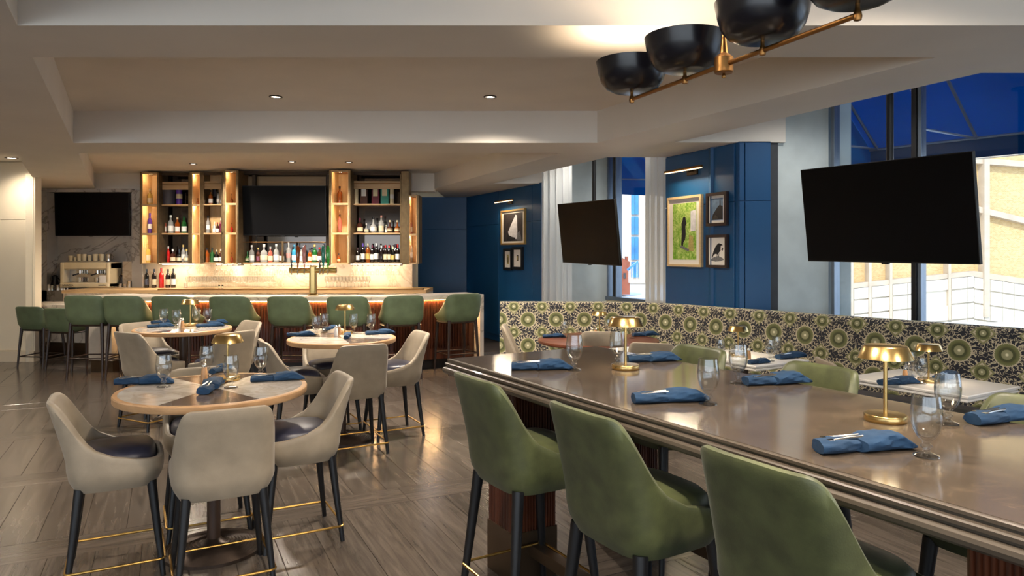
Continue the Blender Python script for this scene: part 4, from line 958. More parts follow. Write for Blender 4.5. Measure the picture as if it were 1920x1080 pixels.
def rloop(w, d, z, r, rr, yc=0):
    pts = []
    for cx_, cy_, a0 in ((w/2-r, -d/2+r, -PI/2), (w/2-r, d/2-r, 0), (-w/2+r, d/2-r, PI/2), (-w/2+r, -d/2+r, PI)):
        for k_ in range(5): a = a0+PI/2*k_/4; pts.append((cx_+r*math.cos(a), cy_+r*math.sin(a)+yc, z))
    return MB().tube(pts, rr, 8, closed=True)
def make_chair(name, w, d, zb, zs, zrf, zrb, zt, lean, leather, seatm, footz=None, cat='chair', fall=0.085, ex=3.0, legr=0.021, spread=0.07, rim=False, stretch=False, taper=0.045, th=0.035):
    t = empty(name); t['category'] = cat
    shell(w, d, zb, zs, zrf, zrb, zt, lean, fall, ex, th, taper).build('shell', leather, t)
    cushion(w-2*th-.004, d-2*th-.004, zrf-.045, zs-.015, .03).build('seat_cushion', seatm, t)
    lx, ly = w/2*.72, d/2*.72
    for sx_ in (-1, 1):
        for sy_ in (-1, 1):
            b = MB(); b.tube([(sx_*(lx+spread*(.78 if not rim else .6)), sy_*(ly+spread*.9), 0.0), (sx_*(lx+spread*.4), sy_*(ly+spread*.45), zb*.5), (sx_*lx, sy_*ly, zb+.02)], legr*.62, 12, r2=legr*1.15)
            b.build('leg', 'espresso_wood' if rim else 'black_paint', t)
    if rim:
        b = cushion(w*.93, d*.93, zb-.025, zb+.004, .0); b.build('seat_rim', 'espresso_wood', t)
    if footz:
        q = footz/zb
        if stretch:
            X = lx+spread*.6*(1-q); Y_ = ly+spread*.9*(1-q)
            for (p1, p2) in (((-X, -Y_), (X, -Y_)), ((X, -Y_), (X, Y_)), ((X, Y_), (-X, Y_)), ((-X, Y_), (-X, -Y_))):
                MB().tube([(*p1, footz), (*p2, footz)], .009, 8).build('stretcher', 'espresso_wood', t)
        else:
            rloop(2*(lx+spread*.8*(1-q))+.035, 2*(ly+spread*.9*(1-q))+.035, footz, .03, .0065).build('footrest', 'brass_rod', t)
    return Kit(t)
def face(d): return math.atan2(d[1], d[0])-PI/2
K_grey = make_chair('counter_stool', .49, .45, .47, .66, .61, .655, .935, .09, 'taupe_leather', 'navy_leather', .09, spread=.06)
K_green = make_chair('bar_height_stool', .50, .47, .63, .82, .765, .81, 1.132, .09, 'green_leather', 'green_leather', .20, spread=.075, fall=.09, legr=.024)
K_din = make_chair('dining_chair', .48, .46, .30, .48, .43, .48, .90, .09, 'taupe_leather', 'navy_leather', None, spread=.05)
K_bar = make_chair('bar_stool', .57, .50, .73, .83, .775, .79, 1.12, .05, 'sage_leather', 'sage_leather', .28, fall=.15, ex=2.0, rim=True, stretch=True, taper=-.02, spread=.05, legr=.022)
K_low = make_chair('low_stool', .50, .47, .56, .66, .60, .62, .90, .05, 'sage_leather', 'sage_leather', .16, fall=.14, ex=2.0, rim=True, stretch=True, taper=-.02, spread=.05, legr=.020)

# ================================================================== ROUND TABLES
def round_table(C, r, zt, label, edge='maple_edge', base_r=.27, rot=0.0, two=False):
    t = empty('round_table', (C[0], C[1], 0), rot); tag(t, label, 'table', 'round tables')
    top = MB().lathe([(r-.02, zt-.042), (r-.004, zt-.040), (r, zt-.034), (r, zt-.006), (r-.005, zt), (r-.028, zt)], 96, cap=False).build('table_edge', edge, t)
    MB().lathe([(0, zt-.042), (r-.02, zt-.042)], 64, cap=False).build('table_underside', 'column_wood', t)
    # inlaid top: alternating stone wedges
    nw = 6
    for k_ in range(nw):
        a0 = 2*PI*k_/nw; vs = [(0, 0, zt)]; K = 16
        for i in range(K+1): a = a0+2*PI/nw*i/K; vs.append(((r-.028)*math.cos(a), (r-.028)*math.sin(a), zt))
        vs2 = [(x, y, zt-.01) for x, y, z in vs]; n_ = len(vs)
        fs = [(0, i, i+1) for i in range(1, K+1)]+[(n_, n_+i+1, n_+i) for i in range(1, K+1)]+[(i, i+1, n_+i+1, n_+i) for i in range(1, K+1)]
        MB().add(vs+vs2, fs).build('stone_inlay', 'mosaic_grey' if k_ % 3 == 1 else 'mosaic_marble', t)
    MB().lathe([(.036, .05), (.036, zt-.05)], 20).build('column', 'column_wood', t)
    MB().lathe([(.0, zt-.06), (.14, zt-.06), (.14, zt-.045), (0, zt-.045)], 20).build('top_plate', 'column_wood', t)
    prof = [(base_r, 0), (base_r, .012)]; nr = 12
    for i in range(nr):
        r0 = base_r-(base_r-.06)*i/nr; r1 = base_r-(base_r-.06)*(i+.5)/nr; z = .014+.032*math.sin(PI/2*i/nr)
        prof += [(r0, z+.004), (r1, z-.001)]
    prof += [(.05, .055), (.036, .07)]
    MB().lathe(prof, 48).build('base_disc', 'cast_base', t)
    return t
C1 = (-1.69, 4.04); C2 = (-1.53, 6.42); C3 = (-3.34, 7.24); TH = .916
round_table(C1, .508, TH, 'nearest round counter-height table with marble inlay top and pale wood edge', rot=.35)
round_table(C2, .478, TH, 'round table with marble top in the middle distance, right of the other two', rot=.9)
round_table(C3, .465, TH, 'round marble-topped table at back left nearest the bar', rot=.2)
u_ = Vector((.47, -.883)); v_ = Vector((.883, .47))
def ring(C, vec, dist_, label, K=None, grp='taupe counter stools around the round tables', jit=0.0):
    p = Vector(C)+vec*dist_; (K or K_grey).put((p[0], p[1], 0), face(-vec)+jit, label, grp)
ring(C1, u_, .415, 'taupe stool with its back to the camera at the nearest round table', jit=.0)
ring(C1, v_, .46, 'taupe stool on the right side of the nearest round table')
ring(C1, -v_, .48, 'taupe stool on the left side of the nearest round table, navy seat showing')
ring(C1, -u_, .41, 'taupe stool behind the nearest round table, half hidden below its top')
ring(C2, u_, .41, 'taupe stool in front of the middle round table, back to camera')
ring(C2, v_, .48, 'taupe stool on the right side of the middle round table')
ring(C2, -v_, .40, 'taupe stool on the left side of the middle round table')
ring(C2, -u_, .39, 'taupe stool behind the middle round table, mostly hidden by its top')
def put_at(x, y, tgt, label, K=K_grey, grp='taupe counter stools around the round tables', pull=.30):
    d = (Vector(tgt)-Vector((x, y))).normalized(); p = Vector((x, y))+d*pull; K.put((p[0], p[1], 0), face(d), label, grp)
put_at(-3.62, 6.73, (C3[0]+.05, C3[1]+.1), 'taupe stool front left of the back left round table', pull=.26)
put_at(-2.62, 6.80, C3, 'taupe stool front right of the back left round table', pull=.26)
put_at(-4.0, 7.62, C3, 'taupe stool rear left of the back left round table', pull=.26)
put_at(-2.86, 7.80, C3, 'taupe stool rear right of the back left round table', pull=.26)

# bar stools
bs = [(163, 9.52, 0), (237, 9.45, 0), (328, 9.38, -0.02), (436, 9.36, 0), (545, 9.36, 0), (655, 9.36, 0.05), (757, 9.5, 0.35), (862, 9.93, 0.55)]
for i, (px, Y, rz) in enumerate(bs):
    lb = ('leftmost tall green bar stool at the marble end of the bar', 'second tall green bar stool from the left at the bar', 'third tall green bar stool from the left at the bar', 'fourth tall green bar stool from the left at the bar', 'fifth tall green bar stool from the left at the bar', 'sixth tall green bar stool from the left, just right of the beer tower', 'seventh green bar stool from the left, turned towards the left', 'rightmost green bar stool at the white marble bar end')[i]
    K_bar.put((U(px+14-i*2.4 if i < 6 else px-6, Y+.12), Y+.12, 0), rz, lb, 'green bar stools along the bar')
K_low.put((-7.0, 10.62, 0), -.15, 'leftmost low green stool at the low counter', 'low green stools at the low counter'); K_low.put((-6.38, 10.30, 0), -.15, 'right low green stool at the low counter beside the first bar stool', 'low green stools at the low counter')

# ================================================================== COMMUNAL TABLE
U_ = Vector((.512, -.859)); V_ = Vector((.859, .512)); K1 = Vector((-.36, 4.12)); TC = 1.07; TLn = 3.5; TWd = 1.06
ct = empty('communal_table', (K1[0], K1[1], 0), math.atan2(U_[1], U_[0])); tag(ct, 'long bar-height communal table with dark glossy stone top and moulded taupe edge', 'table')
# local x along U_, local y = left normal of U_ = (.859,.512) = V_
def moulded(L, Wd, prof):
    vs = []; fs = []
    for off, z in prof: vs += [(-off, -off, z), (L+off, -off, z), (L+off, Wd+off, z), (-off, Wd+off, z)]
    n = len(prof)
    for k_ in range(n-1):
        for i in range(4): j = (i+1) % 4; fs.append((k_*4+i, k_*4+j, k_*4+4+j, k_*4+4+i))
    fs.append((3, 2, 1, 0)); q = (n-1)*4; fs.append((q, q+1, q+2, q+3)); return MB().add(vs, fs)
prof = [(-.03, TC-.088), (.022, TC-.086), (.030, TC-.078), (.033, TC-.066), (.030, TC-.055), (.022, TC-.050), (.012, TC-.047), (.012, TC-.040), (.020, TC-.038), (.021, TC-.028), (.016, TC-.024), (.006, TC-.021), (.006, TC-.015), (.010, TC-.013), (.010, TC-.004), (.004, TC-.0015), (-.01, TC-.001), (-.04, TC-.001)]
moulded(TLn, TWd, prof).build('table_edge', 'table_edge_taupe', ct)
MB().box(.006, TLn-.006, .006, TWd-.006, TC-.004, TC).build('stone_top', 'table_stone', ct)
def fluted(x0, x1, y0, y1, z0, z1, par, pitch=.0165):
    b = MB(); b.box(x0, x1, y0, y1, z0, z1)
    for (a, c, fx, s_) in ((x0, x1, y0, -1), (x0, x1, y1, 1)):
        K = int((c-a)/pitch)
        for i in range(K): p = a+(c-a)*(i+.5)/K; w2 = pitch*.36; b.prism([(p-w2, fx), (p-w2*.5, fx+s_*.008), (p+w2*.5, fx+s_*.008), (p+w2, fx)], z0, z1)
    for (a, c, fx, s_) in ((y0, y1, x0, -1), (y0, y1, x1, 1)):
        K = int((c-a)/pitch)
        for i in range(K): p = a+(c-a)*(i+.5)/K; w2 = pitch*.36; b.prism([(fx, p-w2), (fx+s_*.008, p-w2*.5), (fx+s_*.008, p+w2*.5), (fx, p+w2)], z0, z1)
    return b.build('fluted_leg_block', 'walnut', par)
for x0_ in (.386, TLn-.70):
    for y0_ in (.05, TWd-.30):
        o = fluted(x0_, x0_+.25, y0_, y0_+.25, .26, TC-.07, ct); MB().rbox(x0_-.01, x0_+.26, y0_-.01, y0_+.26, 0, .26, .003).build('metal_plinth', 'bronze_plinth', ct)
    MB().box(x0_+.05, x0_+.2, .3, TWd-.3, TC-.2, TC-.07).build('apron', 'walnut', ct)
for y0_ in (.13, TWd-.19):
    MB().rbox(.63, TLn-.70, y0_, y0_+.06, .14, .20, .004).build('foot_rail', 'bronze_plinth', ct)
def cp(u, v): p = K1+U_*u+V_*v; return (p[0], p[1])
for i, (uu, lb) in enumerate(((.93, 'green leather stool at the far left corner of the communal table'), (1.70, 'green leather stool in the middle of the communal table near side'), (2.44, 'nearest green leather stool, cut off by the bottom of the picture'))):
    x, y = cp(uu-.02, (-.03, -.01, .02)[i]); K_green.put((x, y, 0), face(V_), lb, 'green stools on the near side of the communal table')
for i, (uu, lb) in enumerate(((.70, 'farthest green stool on the window side of the communal table'), (1.50, 'green stool on the window side, behind the folded napkin and near lamp'), (2.46, 'green stool on the window side at the right edge of the picture'))):
    x, y = cp(uu, TWd-.06); K_green.put((x, y, 0), face(-V_), lb, 'green stools on the window side of the communal table')

# ================================================================== BOOTH
path = [(-.145, 8.44), (.5, 8.44), (1.15, 8.43), (1.50, 8.34), (1.80, 8.06), (2.05, 7.76), (2.355, 7.38), (2.62, 7.08), (3.05, 6.50), (3.55, 5.86), (3.91, 5.40), (4.45, 4.72), (4.9, 4.15)]
def nrm(i):
    ns = []
    for a, c in ((i-1, i), (i, i+1)):
        if a < 0 or c >= len(path): continue
        d = Vector((path[c][0]-path[a][0], path[c][1]-path[a][1])).normalized(); ns.append(Vector((-d[1], d[0])))
    n = sum(ns, Vector((0, 0))).normalized(); return n/max(.7, n.dot(ns[0]))
cum = [0]
for i in range(1, len(path)): cum.append(cum[-1]+dist(path[i-1], path[i]))
booth = empty('banquette', (1.8, 7.5, 0)); tag(booth, 'long curved banquette with high back in green, navy and cream medallion fabric', 'banquette')
def sweep(prof, i0, i1, name, m, closed=True, shrink=0.0):
    vs = []; uv = []; fs = []; n = len(prof); L = 0; pl_ = [0]
    for k_ in range(1, n): pl_.append(pl_[-1]+math.hypot(prof[k_][0]-prof[k_-1][0], prof[k_][1]-prof[k_-1][1]))
    ids = list(range(i0, i1+1))
    for i in ids:
        nn = nrm(i)
        for k_, (o_, z) in enumerate(prof): vs.append((path[i][0]+nn[0]*o_-1.8, path[i][1]+nn[1]*o_-7.5, z)); uv.append((cum[i], 0.46+pl_[k_]))
    for a in range(len(ids)-1):
        for k_ in range(n-1): fs.append((a*n+k_, (a+1)*n+k_, (a+1)*n+k_+1, a*n+k_+1))
    b = MB().add(vs, fs, False)
    b.uv = uv
    q = len(ids)-1
    b.add([vs[k_] for k_ in range(n)], [tuple(range(n))]); b.uv += [(cum[i0]-.1+prof[k_][0], prof[k_][1]) for k_ in range(n)]
    b.add([vs[q*n+k_] for k_ in range(n)], [tuple(range(n-1, -1, -1))]); b.uv += [(cum[i1]+prof[k_][0], prof[k_][1]) for k_ in range(n)]
    return b.build(name, m, booth)
bprof = [(-.06, .44), (-.03, .70), (-.005, .95), (.0, 1.05), (.012, 1.085), (.04, 1.10), (.09, 1.10), (.115, 1.08), (.12, 1.03), (.12, .0)]
sweep(bprof, 0, 3, 'backrest', 'medallion_fabric'); sweep(bprof, 3, 8, 'backrest', 'medallion_fabric'); sweep(bprof, 8, 12, 'backrest', 'medallion_fabric')
sweep([(-.07, .30), (-.52, .30), (-.55, .33), (-.55, .43), (-.52, .46), (-.30, .475), (-.07, .465)], 0, 12, 'seat', 'navy_leather')
sweep([(-.07, 0), (-.46, 0), (-.46, .30), (-.07, .30)], 0, 12, 'plinth', 'walnut')

# booth tables
def sq_table(c, label, hx=.325, hy=.40, zt=.75):
    t = empty('booth_table', (c[0], c[1], 0), math.atan2(V_[1], V_[0])); tag(t, label, 'table', 'white square tables along the banquette')
    vs = moulded(2*hx, 2*hy, [(-.03, zt-.05), (.0, zt-.048), (.006, zt-.042), (.006, zt-.03), (-.004, zt-.027), (-.004, zt-.022), (.012, zt-.018), (.014, zt-.006), (.008, zt)])
    vs.v = [(x-hx, y-hy, z) for x, y, z in vs.v]; vs.build('table_top', 'white_lacquer', t)
    MB().lathe([(.034, .04), (.034, zt-.05)], 18).build('column', 'column_wood', t)
    MB().lathe([(0.0, 0), (.25, 0), (.25, .012), (.2, .03), (.06, .045), (.034, .07)], 32).build('base_disc', 'cast_base', t)
W1, W2 = (2.08, 6.38), (3.03, 5.17)
sq_table(W1, 'white square table on the banquette with lamp, left of the pair'); sq_table(W2, 'white square table on the banquette with lamp, right of the pair nearer the big window', .33, .42)
sq_table((1.12, 6.72), 'white square table mostly hidden behind the communal table lamp and goblet', .27, .27)
CB = (.93, 7.70)
tb_ = empty('round_dining_table', (CB[0], CB[1], 0)); tag(tb_, 'large round dark red-brown wooden table at the banquette corner', 'table')
MB().lathe([(0, .71), (.63, .71), (.645, .715), (.65, .73), (.645, .745), (.63, .75), (0, .75)], 80).build('table_top', 'walnut_edge', tb_)
MB().lathe([(.05, .04), (.05, .71)], 18).build('column', 'column_wood', tb_); MB().lathe([(0.0, 0), (.32, 0), (.32, .012), (.25, .03), (.06, .045), (.05, .07)], 32).build('base_disc', 'cast_base', tb_)
grp = 'taupe dining chairs by the banquette tables'
put_at(-.02, 7.74, CB, 'taupe dining chair left of the big round wooden table', K_din, grp, pull=.22)
put_at(.885, 7.12, CB, 'taupe dining chair before the big round wooden table, back to camera', K_din, grp, pull=.26)
put_at(1.24, 6.28, (1.6, 7.4), 'taupe dining chair right of the far communal lamp, back to camera', K_din, grp, pull=.2)
put_at(2.43, 5.22, W2, 'taupe dining chair at the right white table, its edge behind a green stool', K_din, grp, pull=.15)

# ================================================================== LAMPS, GLASSES, NAPKINS
tl = empty('table_lamp'); tl['category'] = 'lamp'
MB().lathe([(0, 0), (.070, 0), (.072, .003), (.072, .022), (.069, .026), (.01, .028)], 40).build('lamp_base', 'brass', tl)
MB().lathe([(.007, .026), (.007, .25)], 12).build('stem', 'brass', tl)
MB().lathe([(0.0, .274), (.070, .274), (.074, .271), (.093, .228), (.091, .228), (.071, .268), (0, .268)], 40, cap=False).build('lamp_shade', 'brass', tl)
MB().lathe([(.012, .242), (.045, .242), (.045, .250), (0.012, .250)], 24).build('light_disc', 'glow_lamp', tl)
KL = Kit(tl)
def lput(px, py, z, label):
    p = PZ(px, py, z); KL.put(tuple(p), 0, label, 'brass mushroom table lamps'); lamp('lamp_light', 'SPOT', (p[0]+.0, p[1]-.0, z+.225), 4.5, WARM, 0.04, None, 2.6, 0.5)
lput(1173, 692, TC, 'brass mushroom lamp at the far end of the communal table'); lput(1660, 789, TC, 'brass mushroom lamp at the near end of the communal table')
lput(427, 713, TH, 'brass mushroom lamp on the nearest round table'); lput(647, 626, TH, 'brass mushroom lamp on the middle round table'); lput(357, 611, TH, 'brass mushroom lamp on the back left round table')
lput(1124, 629, .75, 'brass mushroom lamp on the big round wooden table by the banquette'); lput(1384, 668, .75, 'brass mushroom lamp on the left white banquette table'); lput(1741, 716, .75, 'brass mushroom lamp on the right white banquette table')

def goblet(water=0):
    t = empty('goblet'); t['category'] = 'glass'
    MB().lathe([(0, 0), (.034, 0), (.037, .0015), (.036, .005), (.016, .012), (.009, .018), (.010, .024), (.017, .030), (.017, .034), (.010, .040), (.012, .047), (.026, .060), (.037, .080), (.0425, .105), (.0435, .130), (.0415, .155), (.0375, .184), (.0358, .184), (.0396, .155), (.0416, .130), (.0405, .106), (.0352, .083), (.0245, .064), (0.0, .054)], 28, cap=False).build('goblet_bowl', 'clear_glass', t)
    if water: MB().lathe([(0, .055), (.0240, .0645), (.0348, .083), (.040, .106), (.0411, .130), (.0398, water), (0, water)], 24, cap=False).build('water', 'water', t)
    return Kit(t)
KG, KW = goblet(), goblet(.150)
def gput(px, py, z, label, K=None):
    p = PZ(px, py, z); (K or KG).put((p[0], p[1], z), 0, label, 'clear water goblets')
for px, py, lb in ((1077, 694, 'goblet nearest the far left corner of the communal table'), (1158, 684, 'goblet behind the far communal lamp stem'), (1328, 758, 'empty goblet right of the napkin in the middle of the communal table'), (1737, 856, 'nearest empty goblet beside the near brass lamp')):
    gput(px, py, TC, lb)
gput(1384, 719, TC, 'water-filled goblet on the window side middle of the communal table', KW); gput(1777, 795, TC, 'water-filled goblet at right behind the nearest empty goblet', KW)
for px, py, lb in ((307, 726, 'left goblet on the nearest round table'), (388, 704, 'goblet behind the pepper mill on the nearest round table'), (433, 727, 'goblet in front of the lamp on the nearest round table'), (489, 706, 'right goblet on the nearest round table')): gput(px, py, TH, lb)
for px, py, lb in ((593, 630, 'leftmost goblet on the middle round table'), (608, 624, 'second goblet from the left on the middle round table'), (663, 625, 'goblet right of the lamp on the middle round table'), (696, 625, 'rightmost goblet on the middle round table')): gput(px, py, TH, lb)
for px, py, lb in ((307, 612, 'leftmost goblet on the back left round table'), (331, 615, 'second goblet from left on the back left round table'), (368, 610, 'goblet just right of the lamp on the back left round table'), (389, 611, 'rightmost goblet on the back left round table')): gput(px, py, TH, lb)
for px, py, lb in ((1058, 633, 'left goblet on the big round wooden table'), (1140, 628, 'middle goblet on the big round wooden table'), (1185, 634, 'right goblet on the big round wooden table')): gput(px, py, .75, lb)
for px, py, lb in ((1350, 676, 'leftmost goblet on the left white banquette table'), (1444, 677, 'goblet on the left white table right of its lamp'), (1456, 670, 'farther of the two right goblets on the left white table'), (1707, 705, 'farther goblet on the right white table'), (1727, 719, 'nearer goblet on the right white table beside its lamp')): gput(px, py, .75, lb)

def napkin(seed):
    rnd = random.Random(seed); t = empty('rolled_napkin'); t['category'] = 'napkin'; L = .25
    def loft(x0, x1, n, wf, hf, tw, name, z0=0.001, flat=2.6):
        vs = []; fs = []; S_ = 36; n = n*2
        ph = rnd.uniform(0, 6)
        for i in range(n):
            q = i/(n-1); x = x0+(x1-x0)*q; w = wf(q); h = hf(q)
            for k_ in range(S_):
                a = 2*PI*k_/S_; c_, s_ = math.cos(a), math.sin(a)
                rr = 1+.06*math.sin(3*a+ph+q*5)+.04*math.sin(6*a-q*9+ph)+.035*math.sin(11*a+q*14)*math.sin(q*PI)+.03*math.sin(q*23+2*a)
                y = sgn(c_)*abs(c_)**(2/flat)*w*rr; z = z0+h+sgn(s_)*abs(s_)**(2/flat)*h*(rr if s_ > 0 else 1)
                vs.append((x+tw*y, y+.006*math.sin(q*4+ph), max(z0, z)))
        for i in range(n-1):
            for k_ in range(S_): j = (k_+1) % S_; fs.append((i*S_+k_, i*S_+j, i*S_+S_+j, i*S_+S_+k_))
        fs.append(tuple(range(S_))); fs.append(tuple(range((n-1)*S_+S_-1, (n-1)*S_-1, -1)))
        return MB().add(vs, fs, True).build(name, 'blue_napkin', t)
    loft(-L/2, L*.10, 12, lambda q: .030+.003*math.sin(q*7), lambda q: .0155+.002*math.sin(q*5), 0.1, 'napkin_roll')
    loft(-L*.10, L/2, 14, lambda q: .036+.008*q-.028*max(0, q-.85)/.15*.4, lambda q: .0165+.006*math.sin(q*PI)-.009*max(0, q-.7)/.3, -.35, 'napkin_fold')
    loft(-L*.50, -L*.47, 4, lambda q: .020, lambda q: .011, 0, 'napkin_end', z0=.004)
    for i, y in enumerate((-.010, .008)):
        b = MB(); zc = .0335
        b.tube([(-L*.36, y*1.6, zc-.001), (-L*.2, y, zc+.001), (-L*.02, y, zc+.002)], .0034, 8, r2=.0045); b.add([(-L*.36, y*1.6-.007, zc), (-L*.36, y*1.6+.007, zc), (-L*.42, y*1.6+.006, zc), (-L*.42, y*1.6-.006, zc), (-L*.36, y*1.6-.007, zc+.002), (-L*.36, y*1.6+.007, zc+.002), (-L*.42, y*1.6+.006, zc+.002), (-L*.42, y*1.6-.006, zc+.002)], [(0, 1, 2, 3), (4, 5, 6, 7), (0, 1, 5, 4), (1, 2, 6, 5), (2, 3, 7, 6), (3, 0, 4, 7)])
        b.build(('fork', 'knife')[i], 'steel', t)
    return Kit(t)
KN = [napkin(1), napkin(5), napkin(9)]
def nput(pa, pb, z, label, i=0, s=None):
    # pa, pb: left and right ends (pixels) of the roll on the plane z
    A = PZ(*pa, z); B = PZ(*pb, z); c = (A+B)/2; d = B-A
    o = KN[i % 3].put((c[0], c[1], z), math.atan2(d[1], d[0]), label, 'blue napkins rolled around cutlery'); k_ = min(1.25, max(.8, d.length/.25)) if s is None else s; o.scale = (k_, k_*.95 if k_ < 1.1 else k_*.95, 1.0 if k_ < 1 else k_)
nput((959, 694), (1068, 692), TC, 'blue napkin roll at the far left end of the communal table', 0)
nput((1176, 679), (1270, 676), TC, 'blue napkin roll right of the far communal lamp', 1)
nput((1188, 756), (1318, 750), TC, 'blue napkin roll left of the empty goblet in the middle of the communal table', 2)
nput((1398, 723), (1510, 717), TC, 'blue napkin roll right of the water goblet on the window side', 0)
nput((1518, 850), (1712, 838), TC, 'nearest blue napkin roll in front of the near lamp', 1)
nput((1797, 800), (1960, 780), TC, 'blue napkin roll at the right edge of the picture', 2)
nput((217, 722), (325, 718), TH, 'blue napkin roll on the left rim of the nearest round table', 0)
nput((374, 744), (412, 718), TH, 'blue napkin roll pointing at the camera on the nearest round table', 1)
nput((394, 703), (430, 690), TH, 'blue napkin roll at the rear of the nearest round table', 2, .85)
nput((471, 716), (567, 711), TH, 'blue napkin roll on the right of the nearest round table', 1)
nput((538, 631), (590, 629), TH, 'blue napkin roll on the left of the middle round table', 0)
nput((645, 639), (656, 628), TH, 'blue napkin roll at the front of the middle round table', 1, .8)
nput((686, 628), (737, 625), TH, 'blue napkin roll on the right of the middle round table', 2)
nput((610, 620), (630, 617), TH, 'blue napkin roll at the rear of the middle round table', 0, .8)
nput((276, 615), (324, 612), TH, 'blue napkin roll front left on the back left round table', 1)
nput((368, 614), (418, 611), TH, 'blue napkin roll front right on the back left round table', 2)
nput((290, 607), (312, 605), TH, 'blue napkin roll rear left on the back left round table', 0, .8)
nput((396, 607), (418, 606), TH, 'blue napkin roll rear right on the back left round table', 1, .8)
nput((1018, 633), (1058, 632), .75, 'blue napkin roll on the left of the big round wooden table', 2)
nput((1187, 631), (1232, 629), .75, 'blue napkin roll on the right of the big round wooden table', 0)
nput((1404, 683), (1440, 680), .75, 'blue napkin roll on the left of the left white table', 1)
nput((1456, 674), (1508, 669), .75, 'blue napkin roll on the right of the left white table', 2)
nput((1652, 723), (1715, 718), .75, 'blue napkin roll on the left of the right white table', 0)
nput((1750, 716), (1795, 706), .75, 'blue napkin roll behind the water goblet on the right white table', 1)

mat('mill_wood', S(168, 128, 88), .4, var=.15, scale=30)
def shaker(px, py, z, h, m, label):
    p = PZ(px, py, z); t = empty('shaker', tuple(p)); tag(t, label, 'shaker')
    MB().lathe([(0, 0), (.019, 0), (.020, .004), (.017, h*.5), (.013, h*.74)], 18).build('shaker_body', m, t)
    MB().lathe([(.0135, h*.74), (.015, h*.78), (.013, h*.86), (.007, h*.9), (.008, h*.96), (0, h)], 18).build('shaker_cap', 'steel', t)
shaker(383, 719, TH, .13, 'mill_wood', 'wooden pepper mill on the nearest round table')
shaker(630, 630, TH, .10, 'white_lacquer', 'white salt shaker on the middle round table'); shaker(636, 628, TH, .10, 'mill_wood', 'wooden pepper shaker on the middle round table')
shaker(342, 615, TH, .10, 'mill_wood', 'wooden pepper shaker on the back left round table'); shaker(338, 613, TH, .10, 'white_lacquer', 'white salt shaker on the back left round table')
shaker(1109, 631, .75, .10, 'cream_enamel', 'cream salt shaker on the big round wooden table'); shaker(1117, 631, .75, .10, 'mill_wood', 'wooden pepper shaker on the big round wooden table')
shaker(1404, 673, .75, .10, 'mill_wood', 'wooden pepper shaker beside the left white table lamp'); shaker(1697, 712, .75, .10, 'mill_wood', 'wooden pepper shaker on the right white table')

# ================================================================== PENDANT
Dz = .80; hub = Vector((1.128*Dz, 3.798*Dz, EYE+Dz)); dr = Vector((.3775, -.926, 0))
pd = empty('pendant_light', tuple(hub)); tag(pd, 'brass bar pendant with four black bowl shades above the communal table', 'pendant light')
MB().tube([dr*-.74, dr*.70], .010, 12).build('crossbar', 'brass_dull', pd)
MB().lathe([(.036, -.035), (.040, -.03), (.040, .03), (.036, .035), (.018, .05), (.010, .12), (.0095, 3.19-hub.z)], 24).build('hub_and_stem', 'brass_dull', pd)
MB().lathe([(0, -.058), (.008, -.055), (.010, -.047), (.006, -.04), (.006, -.03)], 12).build('finial', 'brass_dull', pd)
for i, s_ in enumerate((-.735, -.275, .235, .69)):
    q = dr*s_
    j = MB().lathe([(0, -.022), (.012, -.018), (.015, -.005), (.012, .012), (.008, .02), (.008, .04)], 14, tuple(q)).build('bowl_joint', 'brass_dull', pd)
    R = .185; c = (q[0], q[1], .038)
    MB().lathe([(0.0, 0), (.085, 0), (.10, .004), (.135, .022), (.160, .055), (.174, .10), (R, .16), (R-.003, .161), (R-.008, .16), (.166, .10), (.152, .057), (.128, .028), (.09, .010), (0, .006)], 56, c, cap=False).build('bowl_shade', 'pendant_black', pd)
    MB().lathe([(0, .03), (.02, .03), (.03, .06), (.02, .09), (0, .095)], 16, c).build('bulb', 'glow_warm', pd)
    lamp('pendant_lamp', 'SPOT', (hub.x+q[0], hub.y+q[1], hub.z+.16), 13, SOFT, 0.08, (PI, 0, 0), 3.0, 1.0)

# ================================================================== PICTURES
def place_on(line, px, py, out=0.03):
    x, y = ray_line(px, *line); d = Vector((line[1][0]-line[0][0], line[1][1]-line[0][1])).normalized(); n = Vector((-d[1], d[0]))
    return Vector((x-n[0]*out, y-n[1]*out, EYE+(HY-py)*y/F)), math.atan2(d[1], d[0])
def frame(line, px0, px1, py0, py1, fw, fm, mat_w, label):
    c, rz = place_on(line, (px0+px1)/2, (py0+py1)/2); a = ray_line(px0, *line); b = ray_line(px1, *line); w = dist(a, b); h = (py1-py0)*c[1]/F
    t = empty('framed_picture', tuple(c), rz); tag(t, label, 'picture')
    # local -y faces the room
    for (xa_, xb_, za, zb_) in ((-w/2, w/2, h/2-fw, h/2), (-w/2, w/2, -h/2, -h/2+fw), (-w/2, -w/2+fw, -h/2+fw, h/2-fw), (w/2-fw, w/2, -h/2+fw, h/2-fw)):
        MB().box(xa_, xb_, -.03, .01, za, zb_).build('frame_bar', fm, t)
    MB().box(-w/2+fw, w/2-fw, -.012, .0, -h/2+fw, h/2-fw).build('mount', 'paper', t)
    return t, w-2*fw, h-2*fw
mat('paper', S(232, 226, 216), .8, var=.01); mat('ink', S(26, 24, 28), .8, var=.1); mat('photo_dark', S(44, 36, 34), .6, var=.3, scale=20); mat('photo_white', S(222, 220, 224), .6, var=.12, scale=25)
mat('photo_blue', S(96, 122, 150), .6, var=.2, scale=20); mat('photo_grey', S(110, 110, 112), .6, var=.3, scale=60); mat('ochre', S(176, 160, 96), .7, var=.2, scale=60); mat('pale_wood_frame', S(206, 178, 134), .45, var=.08, scale=20, stretch=(1, 1, 8)); mat('dark_wood_frame', S(44, 30, 28), .4, var=.2, scale=15); mat('gold_frame', S(196, 160, 96), .35, metal=.6, var=.08)
